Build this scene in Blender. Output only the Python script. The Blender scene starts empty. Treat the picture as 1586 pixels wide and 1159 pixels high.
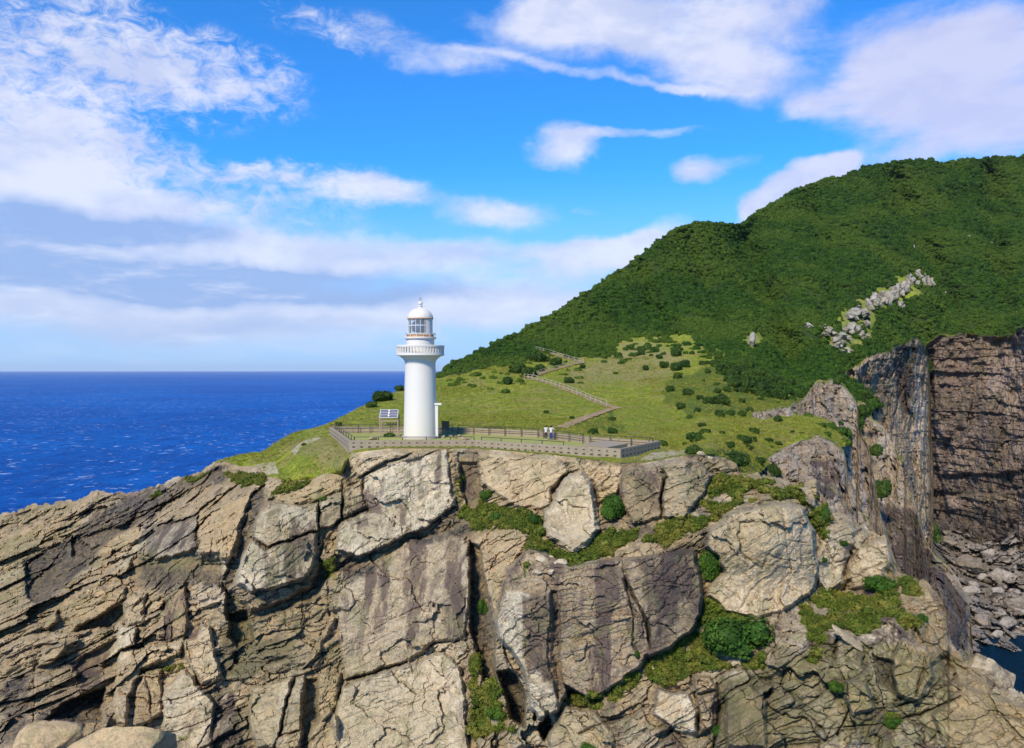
import bpy, bmesh, math, random
import numpy as np
from mathutils import Vector
R = math.radians
random.seed(5)
scene = bpy.context.scene
# ------------------------------------------------------------------ camera
F = 1245.0; CX = 793.0; HY = 573.0; CZ = 100.0      # focal length in photo pixels, principal column, horizon row, eye height over the sea
cam_d = bpy.data.cameras.new('camera'); cam = bpy.data.objects.new('camera', cam_d)
scene.collection.objects.link(cam); scene.camera = cam
cam_d.sensor_fit = 'HORIZONTAL'; cam_d.sensor_width = 36.0; cam_d.lens = 36.0*F/1586.0
cam_d.shift_y = -6.5/1586.0; cam_d.clip_start = 0.5; cam_d.clip_end = 200000
cam.location = (0, 0, CZ); cam.rotation_euler = (R(90), 0, 0)
# ------------------------------------------------------------------ light
SUN_EL, SUN_AZ = 40.0, 207.0                          # azimuth clockwise from +Y : behind the camera, to the left
sd = bpy.data.lights.new('sun', 'SUN'); sd.energy = 3.9; sd.angle = R(8.0); sd.color = (1.0, 0.91, 0.76)
sun = bpy.data.objects.new('sun', sd); scene.collection.objects.link(sun)
sv = Vector((math.sin(R(SUN_AZ))*math.cos(R(SUN_EL)), math.cos(R(SUN_AZ))*math.cos(R(SUN_EL)), math.sin(R(SUN_EL))))
sun.rotation_euler = sv.to_track_quat('Z', 'Y').to_euler()
scene.view_settings.view_transform = 'Standard'; scene.view_settings.look = 'None'
scene.view_settings.exposure = 0.44; scene.view_settings.gamma = 1.0
scene.view_settings.use_curve_mapping = False

class NT:
    """small node-tree writer"""
    def __init__(s, tree): s.t = tree; s.n = tree.nodes; s.l = tree.links
    def new(s, typ, **kw):
        nd = s.n.new(typ)
        for k, v in kw.items():
            if k == 'inp':
                for kk, vv in v.items(): s.put(nd.inputs[kk], vv)
            else: setattr(nd, k, v)
        return nd
    def put(s, sock, v):
        if isinstance(v, bpy.types.NodeSocket): s.l.new(v, sock)
        else: sock.default_value = v
    def math(s, op, a, b=None, c=None, clamp=False):
        nd = s.n.new('ShaderNodeMath'); nd.operation = op; nd.use_clamp = clamp
        s.put(nd.inputs[0], a)
        if b is not None: s.put(nd.inputs[1], b)
        if c is not None: s.put(nd.inputs[2], c)
        return nd.outputs[0]
    def vmath(s, op, a, b=None):
        nd = s.n.new('ShaderNodeVectorMath'); nd.operation = op
        s.put(nd.inputs[0], a)
        if b is not None: s.put(nd.inputs[1], b)
        return nd.outputs[0] if op not in ('LENGTH', 'DOT_PRODUCT') else nd.outputs[1]
    def xyz(s, x, y, z):
        nd = s.n.new('ShaderNodeCombineXYZ'); s.put(nd.inputs[0], x); s.put(nd.inputs[1], y); s.put(nd.inputs[2], z); return nd.outputs[0]
    def sep(s, v):
        nd = s.n.new('ShaderNodeSeparateXYZ'); s.put(nd.inputs[0], v); return nd.outputs
    def noise(s, vec, scale, detail=4, rough=0.55, dist=0.0):
        nd = s.n.new('ShaderNodeTexNoise'); s.put(nd.inputs['Vector'], vec); s.put(nd.inputs['Scale'], scale)
        nd.inputs['Detail'].default_value = detail; nd.inputs['Roughness'].default_value = rough
        nd.inputs['Distortion'].default_value = dist; return nd.outputs['Fac']
    def voro(s, vec, scale, feature='DISTANCE_TO_EDGE', out='Distance'):
        nd = s.n.new('ShaderNodeTexVoronoi'); nd.feature = feature; s.put(nd.inputs['Vector'], vec); nd.inputs['Scale'].default_value = scale
        return nd.outputs[out]
    def ramp(s, v, lo, hi, a=0.0, b=1.0, smooth=True):
        nd = s.n.new('ShaderNodeMapRange'); nd.interpolation_type = 'SMOOTHSTEP' if smooth else 'LINEAR'; nd.clamp = True
        s.put(nd.inputs[0], v); s.put(nd.inputs[1], lo); s.put(nd.inputs[2], hi); s.put(nd.inputs[3], a); s.put(nd.inputs[4], b); return nd.outputs[0]
    def mix(s, fac, a, b, blend='MIX'):
        nd = s.n.new('ShaderNodeMix'); nd.data_type = 'RGBA'; nd.blend_type = blend
        s.put(nd.inputs[0], fac); s.put(nd.inputs[6], a); s.put(nd.inputs[7], b); return nd.outputs[2]
    def mapping(s, vec, scale=(1, 1, 1), rot=(0, 0, 0), loc=(0, 0, 0)):
        nd = s.n.new('ShaderNodeMapping'); s.put(nd.inputs['Vector'], vec)
        nd.inputs['Scale'].default_value = scale; nd.inputs['Rotation'].default_value = rot; nd.inputs['Location'].default_value = loc; return nd.outputs[0]
def c4(*c): return (c[0], c[1], c[2], 1.0)

# ------------------------------------------------------------------ world : clear blue sky with clouds laid out by compass direction
world = bpy.data.worlds.new('World'); scene.world = world; world.use_nodes = True
w = NT(world.node_tree); w.n.clear()
out = w.new('ShaderNodeOutputWorld'); bg = w.new('ShaderNodeBackground')
sky = w.new('ShaderNodeTexSky'); sky.sky_type = 'NISHITA'; sky.sun_disc = False
sky.sun_elevation = R(SUN_EL); sky.sun_rotation = R(SUN_AZ); sky.air_density = 1.0; sky.dust_density = 0.4; sky.ozone_density = 3.0
SKY = 0.084
tc = w.new('ShaderNodeTexCoord').outputs['Generated']
dx, dy, dz = w.sep(tc)
az = w.math('ARCTAN2', dx, dy); el = w.math('ARCSINE', dz)
zc = w.math('ADD', w.math('MAXIMUM', dz, 0.0), 0.13)
plan = w.xyz(w.math('DIVIDE', dx, zc), w.math('DIVIDE', dy, zc), 0.0)
ang = w.xyz(az, el, 0.0)
nz1 = w.new('ShaderNodeTexNoise', inp={'Vector': ang, 'Scale': 7.0, 'Detail': 5.0, 'Roughness': 0.6})
warp = w.vmath('SCALE', w.vmath('SUBTRACT', nz1.outputs['Color'], (0.5, 0.5, 0.5))); warp.node.inputs['Scale'].default_value = 1.0; warp = w.vmath('MULTIPLY', warp, (0.11, 0.055, 0))
wang = w.vmath('ADD', ang, warp)
def sky_dir(px, py):
    a = math.atan((px-CX)/F); return a, math.atan((HY-py)/F*math.cos(a))
def blob(px, py, rx, ry, amp, rot=0.0):
    a, e = sky_dir(px, py)
    nd = w.mapping(w.vmath('SUBTRACT', wang, (a, e, 0)), (1, 1, 1), (0, 0, R(-rot)))
    v = w.vmath('MULTIPLY', nd, (F/rx, F/ry, 0))
    r = w.vmath('LENGTH', v)
    return w.ramp(r, 0.2, 1.25, amp, 0.0)
def total(lst):
    acc = None
    for b in lst:
        v = blob(*b); acc = v if acc is None else w.math('ADD', acc, v)
    return acc
CLOUDS = [(60, 130, 230, 150, .62), (260, 90, 210, 75, .42, -15), (30, 230, 230, 95, .62), (330, 105, 140, 50, .30),
          (170, 300, 260, 55, .55), (20, 330, 190, 60, .5), (330, 350, 240, 45, .55), (520, 300, 170, 32, .42), (590, 400, 260, 38, .50),
          (200, 425, 520, 62, .85), (420, 480, 560, 44, .62), (150, 545, 420, 26, .30), (480, 530, 300, 22, .32), (100, 390, 300, 46, .5), (420, 395, 280, 34, .5), (300, 500, 480, 34, .4), (820, 455, 200, 40, .75), (690, 480, 220, 34, .45), (130, 500, 300, 32, .3),
          (600, 60, 260, 36, .40, -10), (680, 95, 110, 30, .30), (980, 30, 270, 60, .95), (1090, 95, 170, 42, .70, -20), (870, 15, 170, 45, .6), (1170, 60, 100, 85, .5),
          (1500, 95, 230, 90, 1.0), (1400, 130, 140, 58, .7, 20), (1540, 205, 170, 52, 1.0), (1245, 172, 42, 24, .6),
          (868, 226, 62, 40, 1.0), (975, 202, 130, 9, .55), (1080, 260, 62, 26, .8), (900, 108, 230, 10, .45, -9), (1060, 130, 130, 10, .45, -8), (1150, 245, 40, 18, .3), (775, 332, 105, 36, .85), (590, 298, 95, 30, .7), (500, 270, 160, 22, .35), (370, 275, 120, 20, .35),
          (1232, 294, 95, 26, 1.3, 26), (1170, 322, 40, 30, .9, 20), (1280, 252, 40, 14, .55), (915, 402, 125, 34, 1.1), (960, 390, 80, 24, .6), (1010, 372, 90, 28, .62, 22),
          (1370, 250, 110, 22, .25), (905, 328, 26, 10, .4), (730, 395, 110, 26, .45)]
dens = total(CLOUDS)
n_soft = w.noise(w.mapping(ang, (1, 2.2, 1)), 9.0, 8, 0.62, 0.3); n_band = w.noise(w.mapping(ang, (1, 4.5, 1)), 7.0, 7, 0.6, 0.2)
lowb = w.ramp(el, 0.20, 0.10); n_soft = w.math('ADD', w.math('MULTIPLY', n_soft, w.math('SUBTRACT', 1.0, lowb)), w.math('MULTIPLY', n_band, lowb))
n_fine = w.noise(w.mapping(ang, (1.0, 1.7, 1), (0, 0, R(-25))), 36.0, 6, 0.7, 0.6)
leftw = w.math('MULTIPLY', w.ramp(az, -0.05, -0.32), w.ramp(el, 0.12, 0.26))     # the broken mackerel sheet, upper left
nmix = w.math('ADD', w.math('MULTIPLY', w.math('SUBTRACT', n_soft, 0.5), w.ramp(el, 0.08, 0.24, 0.95, 1.6)), w.math('MULTIPLY', w.math('SUBTRACT', n_fine, 0.5), w.math('ADD', w.math('MULTIPLY', leftw, 1.9), 0.38)))
cov = w.ramp(w.math('ADD', dens, nmix), 0.05, 1.12)
cov = w.math('MULTIPLY', cov, w.ramp(dens, 0.02, 0.25))
low = w.ramp(el, 0.26, 0.02)                                                       # pale air low over the sea
GREY = [(40, 345, 150, 38, 1.6), (130, 425, 270, 36, 1.8), (440, 445, 260, 32, 1.7), (250, 362, 110, 24, 1.2), (700, 450, 200, 18, .4), (640, 395, 200, 20, .35), (90, 480, 240, 18, .4), (150, 520, 420, 26, .55), (480, 500, 260, 20, .45), (40, 420, 160, 22, .5)]
grey = w.math('MULTIPLY', w.math('MINIMUM', total(GREY), 1.0), w.ramp(n_soft, 0.28, 0.50))
blue = w.mix(1.0, sky.outputs[0], c4(0.28, 1.12, 1.98), 'MULTIPLY')
horiz = c4(3.9, 5.7, 8.9)
base = w.mix(w.math('MULTIPLY', low, 0.85), blue, horiz)
shade_n = w.noise(w.mapping(ang, (1, 2.0, 1), loc=(0.02, -0.03, 0)), 9.0, 5, 0.6, 0.3)
white = w.mix(w.ramp(shade_n, 0.36, 0.62), c4(5.6, 6.1, 8.2), c4(7.6, 7.8, 9.0))
white = w.mix(w.math('MULTIPLY', w.ramp(az, 0.15, 0.5), 0.6), white, c4(5.3, 5.4, 7.9))
white = w.mix(w.math('MULTIPLY', low, 0.5), white, c4(6.2, 7.0, 9.0))
ccol = w.mix(w.math('MULTIPLY', grey, 0.95), white, c4(2.9, 4.2, 7.3))
col = w.mix(w.math('MULTIPLY', cov, 0.88), base, ccol)
w.l.new(col, bg.inputs[0]); bg.inputs[1].default_value = SKY
w.l.new(bg.outputs[0], out.inputs[0])

# ------------------------------------------------------------------ numeric helpers
f32 = np.float32
def at(px, py, D):
    return np.stack([(px-CX)/F*D, D+0*px, CZ-(py-HY)/F*D], -1)
def pt(px, py, D): return Vector(((px-CX)/F*D, D, CZ-(py-HY)/F*D))
def project(p): return CX+F*p[0]/p[1], HY-F*(p[2]-CZ)/p[1]
def sstep(x, a, b):
    t = np.clip((x-a)/(b-a), 0, 1); return t*t*(3-2*t)
def hash3(ix, iy, iz, seed):
    h = (ix.astype(np.int64)*374761393 + iy.astype(np.int64)*668265263 + iz.astype(np.int64)*2147483647 + seed*144665) & 0xffffffff
    h = ((h ^ (h >> 13))*1274126177) & 0xffffffff
    h = ((h ^ (h >> 15))*2246822519) & 0xffffffff
    return ((h ^ (h >> 16)) & 0xffffff).astype(np.float64)/16777215.0
def vnoise(x, y, z, seed=0):
    ix, iy, iz = np.floor(x), np.floor(y), np.floor(z)
    fx, fy, fz = x-ix, y-iy, z-iz
    ux, uy, uz = [t*t*t*(t*(t*6-15)+10) for t in (fx, fy, fz)]
    r = 0
    for a in (0, 1):
        for b in (0, 1):
            for c in (0, 1):
                wgt = (ux if a else 1-ux)*(uy if b else 1-uy)*(uz if c else 1-uz)
                r = r + wgt*hash3(ix+a, iy+b, iz+c, seed)
    return r*2-1
def fbm(x, y, z, octv=4, seed=0, gain=0.5, lac=2.03):
    s = 0; a = 1; tot = 0
    for o in range(octv):
        s = s + a*vnoise(x, y, z, seed+o*17); tot += a; a *= gain
        x, y, z = x*lac+3.1, y*lac+1.7, z*lac+5.3
    return s/tot
def worley(s, t, seed=0, jit=0.85):
    """cell id value, gap to the cell border"""
    i, j = np.floor(s), np.floor(t)
    f1 = np.full(s.shape, 9.0); f2 = np.full(s.shape, 9.0); val = np.zeros(s.shape); gx = np.zeros(s.shape); gy = np.zeros(s.shape)
    z0 = np.zeros_like(i)
    for a in (-1, 0, 1):
        for b in (-1, 0, 1):
            ci, cj = i+a, j+b
            cx = ci+0.5+jit*(hash3(ci, cj, z0, seed)-0.5); cy = cj+0.5+jit*(hash3(ci, cj, z0+1, seed)-0.5)
            v = hash3(ci, cj, z0+2, seed)
            d = np.maximum(np.abs(s-cx), np.abs(t-cy))*0.6+0.4*np.hypot(s-cx, t-cy)
            m = d < f1
            f2 = np.where(m, f1, np.minimum(f2, d)); val = np.where(m, v, val)
            gx = np.where(m, s-cx, gx); gy = np.where(m, t-cy, gy); f1 = np.where(m, d, f1)
    tilt = (hash3(np.floor(val*4096), z0, z0, seed+3)-0.5)*gx+(hash3(np.floor(val*4096), z0+1, z0, seed+3)-0.5)*gy
    return val*2-1+tilt*2.2, f2-f1
def polydist(X, Y, P, closed=True):
    """signed distance in the plane, positive inside (closed) or plain distance (open)"""
    P = np.array(P, float); n = len(P); d = np.full(X.shape, 1e9); ins = np.zeros(X.shape, bool)
    for k in range(n if closed else n-1):
        ax, ay = P[k]; bx, by = P[(k+1) % n]
        ex, ey = bx-ax, by-ay; L = ex*ex+ey*ey+1e-9
        t = np.clip(((X-ax)*ex+(Y-ay)*ey)/L, 0, 1)
        d = np.minimum(d, np.hypot(X-ax-t*ex, Y-ay-t*ey))
        if closed and ay != by:
            c = ((Y >= min(ay, by)) & (Y < max(ay, by)) & (X < ax+(Y-ay)*ex/ey)); ins ^= c
    return np.where(ins, d, -d) if closed else d
class TPS:
    def __init__(s, pts, lam=2e-4):
        P = np.array(pts, float); s.p = P[:, :2]/300.0; v = np.log(P[:, 2]); n = len(P)
        d = np.hypot(*(s.p[:, None]-s.p[None]).transpose(2, 0, 1)); K = s.k(d)+lam*np.eye(n)
        Q = np.c_[np.ones(n), s.p]; A = np.block([[K, Q], [Q.T, np.zeros((3, 3))]])
        s.w = np.linalg.solve(A, np.r_[v, 0, 0, 0])
    def k(s, d): return d*d*np.log(d+1e-9)
    def __call__(s, x, y):
        x = np.asarray(x, float)/300.0; y = np.asarray(y, float)/300.0
        r = s.w[-3]+s.w[-2]*x+s.w[-1]*y
        for i in range(len(s.p)): r = r+s.w[i]*s.k(np.hypot(x-s.p[i, 0], y-s.p[i, 1]))
        return np.exp(r)
def zc_(Z, L): return [((x/Z[2])+Z[0], (y/Z[2])+Z[1]) for x, y in L]
Z1 = (0, 560, 2.937); Z2 = (0, 780, 3.0575); Z3 = (350, 680, 3.868); Z4 = (350, 900, 3.688); Z5 = (720, 680, 3.776)
Z6 = (740, 900, 3.776); Z7 = (1040, 680, 3.965); Z8 = (1250, 800, 3.229); ZB = (1250, 480, 2.759); ZG = (980, 500, 4.53)

# ------------------------------------------------------------------ object helpers
C = scene.collection
def tag(o, label=None, cat=None, group=None, kind=None):
    if label: o['label'] = label
    if cat: o['category'] = cat
    if group: o['group'] = group
    if kind: o['kind'] = kind
    return o
def empty(name, loc, label, cat, group=None, rz=0.0):
    o = bpy.data.objects.new(name, None); C.objects.link(o); o.location = loc; o.rotation_euler = (0, 0, rz)
    o.empty_display_size = 0.3
    return tag(o, label, cat, group)
def npmesh(name, V, Fc, mat, smooth=False, attrs=None):
    """mesh from numpy quads or triangles"""
    me = bpy.data.meshes.new(name); V = np.ascontiguousarray(V, f32); Fc = np.ascontiguousarray(Fc, np.int32)
    n, k = Fc.shape
    me.vertices.add(len(V)); me.vertices.foreach_set('co', V.ravel())
    me.loops.add(n*k); me.loops.foreach_set('vertex_index', Fc.ravel())
    me.polygons.add(n); me.polygons.foreach_set('loop_start', np.arange(0, n*k, k, dtype=np.int32))
    me.polygons.foreach_set('use_smooth', np.full(n, smooth, bool))
    for an, av in (attrs or {}).items():
        a = me.attributes.new(an, 'FLOAT_COLOR', 'POINT'); a.data.foreach_set('color', np.ascontiguousarray(av, f32).ravel())
    me.update(calc_edges=True); me.validate()
    for m in (mat if isinstance(mat, (list, tuple)) else [mat]): me.materials.append(m)
    return me
def link(name, me, parent=None):
    o = bpy.data.objects.new(name, me); C.objects.link(o)
    if parent is not None: o.parent = parent
    return o
class MB:
    """collects solids into one mesh"""
    def __init__(s): s.bm = bmesh.new()
    def box(s, c, size, rz=0.0, bev=0.0):
        r = bmesh.ops.create_cube(s.bm, size=1.0); vs = r['verts']
        bmesh.ops.scale(s.bm, vec=size, verts=vs)
        if bev: 
            es = list({e for v in vs for e in v.link_edges}); rr = bmesh.ops.bevel(s.bm, geom=es, offset=bev, segments=2, affect='EDGES'); vs = list({v for f in rr['faces'] for v in f.verts} | {v for v in vs if v.is_valid})
        if rz: bmesh.ops.rotate(s.bm, cent=(0, 0, 0), matrix=__import__('mathutils').Matrix.Rotation(rz, 3, 'Z'), verts=vs)
        bmesh.ops.translate(s.bm, vec=c, verts=vs); return vs
    def tube(s, a, b, r0, r1=None, seg=8):
        a = Vector(a); b = Vector(b); r1 = r0 if r1 is None else r1; d = (b-a)
        q = d.to_track_quat('Z', 'Y'); r = bmesh.ops.create_cone(s.bm, cap_ends=True, segments=seg, radius1=r0, radius2=max(r1, 1e-4), depth=d.length)
        m = q.to_matrix().to_4x4(); m.translation = (a+b)/2; bmesh.ops.transform(s.bm, matrix=m, verts=r['verts']); return r['verts']
    def lathe(s, prof, seg=64, a0=0.0, a1=2*math.pi, c=(0, 0, 0)):
        closed = abs((a1-a0)-2*math.pi) < 1e-6; n = seg if closed else seg+1; rings = []
        for r, z in prof:
            rings.append([s.bm.verts.new((c[0]+r*math.cos(a0+(a1-a0)*i/seg), c[1]+r*math.sin(a0+(a1-a0)*i/seg), c[2]+z)) for i in range(n)])
        for A, B in zip(rings, rings[1:]):
            for i in range(seg):
                j = (i+1) % n; s.bm.faces.new((A[i], A[j], B[j], B[i]))
        return rings
    def ico(s, c, r, sub=2, sc=(1, 1, 1)):
        q = bmesh.ops.create_icosphere(s.bm, subdivisions=sub, radius=r); bmesh.ops.scale(s.bm, vec=sc, verts=q['verts']); bmesh.ops.translate(s.bm, vec=c, verts=q['verts']); return q['verts']
    def build(s, name, mat, parent=None, smooth=False):
        me = bpy.data.meshes.new(name); bmesh.ops.remove_doubles(s.bm, verts=s.bm.verts, dist=1e-5)
        bmesh.ops.recalc_face_normals(s.bm, faces=s.bm.faces); s.bm.to_mesh(me); s.bm.free()
        for m in (mat if isinstance(mat, (list, tuple)) else [mat]): me.materials.append(m)
        if smooth:
            me.polygons.foreach_set('use_smooth', [True]*len(me.polygons))
            try: me.set_sharp_from_angle(angle=R(35))
            except Exception: pass
        return link(name, me, parent)

# ------------------------------------------------------------------ materials
def mat_new(name):
    m = bpy.data.materials.new(name); m.use_nodes = True; t = NT(m.node_tree)
    return m, t, t.n['Principled BSDF']
def simple(name, col, rough=0.6, var=0.12, scale=3.0, metal=0.0, bump=0.0, spec=0.4, dirt=None):
    m, t, b = mat_new(name); pos = t.new('ShaderNodeNewGeometry').outputs['Position']
    n = t.noise(pos, scale, 5, 0.6)
    a = c4(*[c*(1-var) for c in col]); d = c4(*[min(1, c*(1+var)) for c in col]); cc = t.mix(n, a, d)
    if dirt: 
        ps = t.mapping(pos, (3.0, 3.0, 0.35)); cc = t.mix(t.math('MULTIPLY', t.ramp(t.noise(ps, 1.3, 5, 0.65), 0.5, 0.75), dirt[1]), cc, c4(*dirt[0]))
    t.put(b.inputs['Base Color'], cc); b.inputs['Roughness'].default_value = rough; b.inputs['Metallic'].default_value = metal
    b.inputs['Specular IOR Level'].default_value = spec
    if bump:
        bn = t.new('ShaderNodeBump', inp={'Height': t.noise(pos, scale*4, 6, 0.65), 'Strength': 0.6, 'Distance': bump}); t.l.new(bn.outputs[0], b.inputs['Normal'])
    return m
M_PAINT = simple('white_paint', (0.66, 0.61, 0.53), 0.45, 0.04, 0.7, dirt=((0.62, 0.56, 0.46), 0.35))
M_PLINTH = simple('plinth_stone', (0.42, 0.37, 0.30), 0.8, 0.15, 4, bump=0.02)
M_RUST = simple('rusty_trim', (0.50, 0.27, 0.13), 0.7, 0.35, 9)
M_DARK = simple('dark_metal', (0.045, 0.04, 0.036), 0.55, 0.2, 6)
M_RAIL = simple('rail_metal', (0.060, 0.045, 0.036), 0.6, 0.3, 6)
M_CONC = simple('wall_concrete', (0.30, 0.235, 0.155), 0.9, 0.22, 1.6, bump=0.03, dirt=((0.13, 0.115, 0.09), 0.6))
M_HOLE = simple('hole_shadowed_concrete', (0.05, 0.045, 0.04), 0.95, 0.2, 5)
M_WOOD = simple('weathered_wood', (0.30, 0.22, 0.15), 0.8, 0.3, 6)
M_TRAIL = simple('trail_rail_wood', (0.42, 0.36, 0.27), 0.8, 0.2, 6)
M_BOARD = simple('brown_board', (0.12, 0.075, 0.05), 0.7, 0.25, 5)
M_PANEL = simple('panel_glass', (0.10, 0.10, 0.13), 0.35, 0.2, 3, spec=0.6)
M_WHITE = simple('white_plastic', (0.8, 0.8, 0.8), 0.4, 0.03, 3)
M_GREYF = simple('grey_frame', (0.5, 0.5, 0.5), 0.5, 0.08, 3)
M_SKIN = simple('skin', (0.50, 0.31, 0.22), 0.6, 0.05, 5)
M_HAIR = simple('hair', (0.012, 0.010, 0.009), 0.5, 0.2, 20)
M_SHIRT = simple('white_cotton', (0.52, 0.51, 0.50), 0.85, 0.05, 6)
M_BLACKC = simple('black_cloth', (0.015, 0.015, 0.018), 0.85, 0.1, 8)
M_JEANS = simple('blue_denim', (0.012, 0.045, 0.17), 0.85, 0.15, 8)
M_SHOE = simple('white_shoe', (0.75, 0.75, 0.75), 0.6, 0.05, 8)
def glass_mat():
    m, t, b = mat_new('lantern_glass')
    b.inputs['Base Color'].default_value = (0.75, 0.85, 0.92, 1); b.inputs['Roughness'].default_value = 0.03
    b.inputs['Transmission Weight'].default_value = 0.85; b.inputs['IOR'].default_value = 1.1
    return m
M_GLASS = glass_mat()
M_LENS = simple('lens_glass', (0.03, 0.07, 0.15), 0.12, 0.3, 3, spec=0.8)

def rock_mat(name, tan=(0.400, 0.287, 0.145), tan2=(0.215, 0.150, 0.076), dark=(0.036, 0.031, 0.029), pale=(0.61, 0.515, 0.355), val=1.0, warmth=1.0, sc=1.0):
    m, t, b = mat_new(name)
    pos = t.new('ShaderNodeNewGeometry').outputs['Position']
    at1 = t.new('ShaderNodeAttribute', attribute_name='mask'); gr = t.new('ShaderNodeSeparateColor'); t.l.new(at1.outputs['Color'], gr.inputs[0])
    g_, br_, pa_ = gr.outputs[0], gr.outputs[1], gr.outputs[2]
    at2 = t.new('ShaderNodeAttribute', attribute_name='mask2'); g2 = t.new('ShaderNodeSeparateColor'); t.l.new(at2.outputs['Color'], g2.inputs[0])
    dk_, wm_, bd_ = g2.outputs[0], g2.outputs[1], g2.outputs[2]
    bed = t.mapping(pos, (0.35*sc, 0.6*sc, 1.5*sc), (0, R(26), 0))             # along the bedding
    strk = t.mapping(pos, (1.25*sc, 1.25*sc, 0.16*sc), (0, R(-4), 0))           # down-running water marks
    n1 = t.noise(pos, 0.28*sc, 6, 0.65, 0.5); n2 = t.noise(pos, 1.7*sc, 7, 0.70, 0.3); n3 = t.noise(bed, 1.4, 7, 0.70, 0.4); n4 = t.noise(strk, 0.75, 7, 0.68, 0.3)
    n5 = t.noise(pos, 7.0*sc, 5, 0.72); n6 = t.noise(pos, 0.8*sc, 5, 0.6, 0.8)
    c = t.mix(t.ramp(n3, 0.43, 0.57), c4(*tan), c4(*tan2))
    c = t.mix(t.math('MULTIPLY', t.ramp(n1, 0.48, 0.58), 0.45), c, c4(0.265*val, 0.215*val, 0.14*val))       # grey rock
    c = t.mix(t.math('MULTIPLY', t.ramp(n6, 0.52, 0.59), 0.55), c, c4(0.40*val, 0.235*val, 0.085*val))         # iron stain
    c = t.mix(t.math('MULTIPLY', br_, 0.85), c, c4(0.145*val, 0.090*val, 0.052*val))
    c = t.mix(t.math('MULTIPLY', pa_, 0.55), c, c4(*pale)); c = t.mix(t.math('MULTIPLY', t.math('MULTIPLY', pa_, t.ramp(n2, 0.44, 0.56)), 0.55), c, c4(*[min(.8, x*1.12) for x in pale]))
    c = t.mix(t.math('MULTIPLY', wm_, 0.65), c, c4(0.52*val, 0.36*val, 0.18*val))
    c = t.mix(t.ramp(n5, 0.54, 0.62, 0.0, 0.35), c, c4(0.50*val, 0.42*val, 0.29*val))
    brk = t.math('ADD', t.math('MULTIPLY', n4, 0.8), t.math('MULTIPLY', n2, 0.2))
    lo = t.math('SUBTRACT', 0.58, t.math('MULTIPLY', br_, 0.17))
    bf = t.ramp(brk, lo, t.math('ADD', lo, 0.07))
    c = t.mix(t.math('MULTIPLY', bf, t.math('ADD', t.math('MULTIPLY', br_, 0.45), 0.45)), c, c4(0.105*val, 0.070*val, 0.055*val))
    lich = t.ramp(t.noise(pos, 2.6*sc, 8, 0.75, 0.5), 0.52, 0.58)
    c = t.mix(t.math('MULTIPLY', lich, 0.30), c, c4(0.10*val, 0.09*val, 0.07*val))
    moss = t.ramp(t.noise(pos, 0.5*sc, 7, 0.7, 0.6), 0.51, 0.60)
    c = t.mix(t.math('MULTIPLY', moss, 0.40), c, c4(0.17*val, 0.165*val, 0.062*val))
    ol = t.math('MULTIPLY', bd_, t.ramp(n2, 0.42, 0.56, 0.35, 1.0)); c = t.mix(ol, c, c4(0.145*val, 0.135*val, 0.045*val))
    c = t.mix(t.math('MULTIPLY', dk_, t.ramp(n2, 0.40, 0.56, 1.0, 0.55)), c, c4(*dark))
    c = t.mix(t.ramp(n5, 0.40, 0.50, 0.30, 0.0), c, c4(0.07*val, 0.055*val, 0.045*val))
    gn = t.noise(pos, 2.2, 7, 0.72); gn2 = t.noise(pos, 0.35, 4, 0.6)
    gcol = t.mix(t.ramp(gn, 0.44, 0.56), c4(0.045, 0.060, 0.010), c4(0.19, 0.19, 0.035))
    gcol = t.mix(t.math('MULTIPLY', t.ramp(gn2, 0.48, 0.6), 0.6), gcol, c4(0.26, 0.20, 0.07))
    gf = t.ramp(t.math('ADD', g_, t.math('MULTIPLY', t.math('SUBTRACT', n2, 0.5), 0.9)), 0.40, 0.60)
    c = t.mix(gf, c, gcol)
    t.put(b.inputs['Base Color'], c); b.inputs['Roughness'].default_value = 0.92; b.inputs['Specular IOR Level'].default_value = 0.2
    ck = t.voro(t.vmath('ADD', bed, t.vmath('SCALE', t.new('ShaderNodeTexNoise', inp={'Vector': pos, 'Scale': 0.9}).outputs['Color'])), 1.6)
    crack = t.ramp(ck, 0.0, 0.05, -0.6, 0.0)
    h = t.math('ADD', t.math('MULTIPLY', t.noise(pos, 3.2*sc, 9, 0.72), 1.0), t.math('ADD', t.math('MULTIPLY', n3, 0.8), t.math('MULTIPLY', crack, 0.10)))
    bn = t.new('ShaderNodeBump', inp={'Height': h, 'Strength': 0.75, 'Distance': 0.13/sc}); t.l.new(bn.outputs[0], b.inputs['Normal'])
    return m
M_ROCK = rock_mat('cliff_rock')
M_ROCKM = rock_mat('cove_rock', tan=(0.37, 0.27, 0.165), tan2=(0.215, 0.155, 0.098), val=0.9, pale=(0.46, 0.375, 0.29), sc=0.45)
M_ROCKF = rock_mat('far_cliff_rock', tan=(0.27, 0.175, 0.115), tan2=(0.115, 0.075, 0.055), val=0.55, pale=(0.37, 0.275, 0.225), sc=0.25)
M_SHORE = rock_mat('shore_rock', tan=(0.26, 0.22, 0.19), tan2=(0.12, 0.11, 0.10), val=0.6, pale=(0.42, 0.38, 0.36), sc=0.5)

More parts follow.
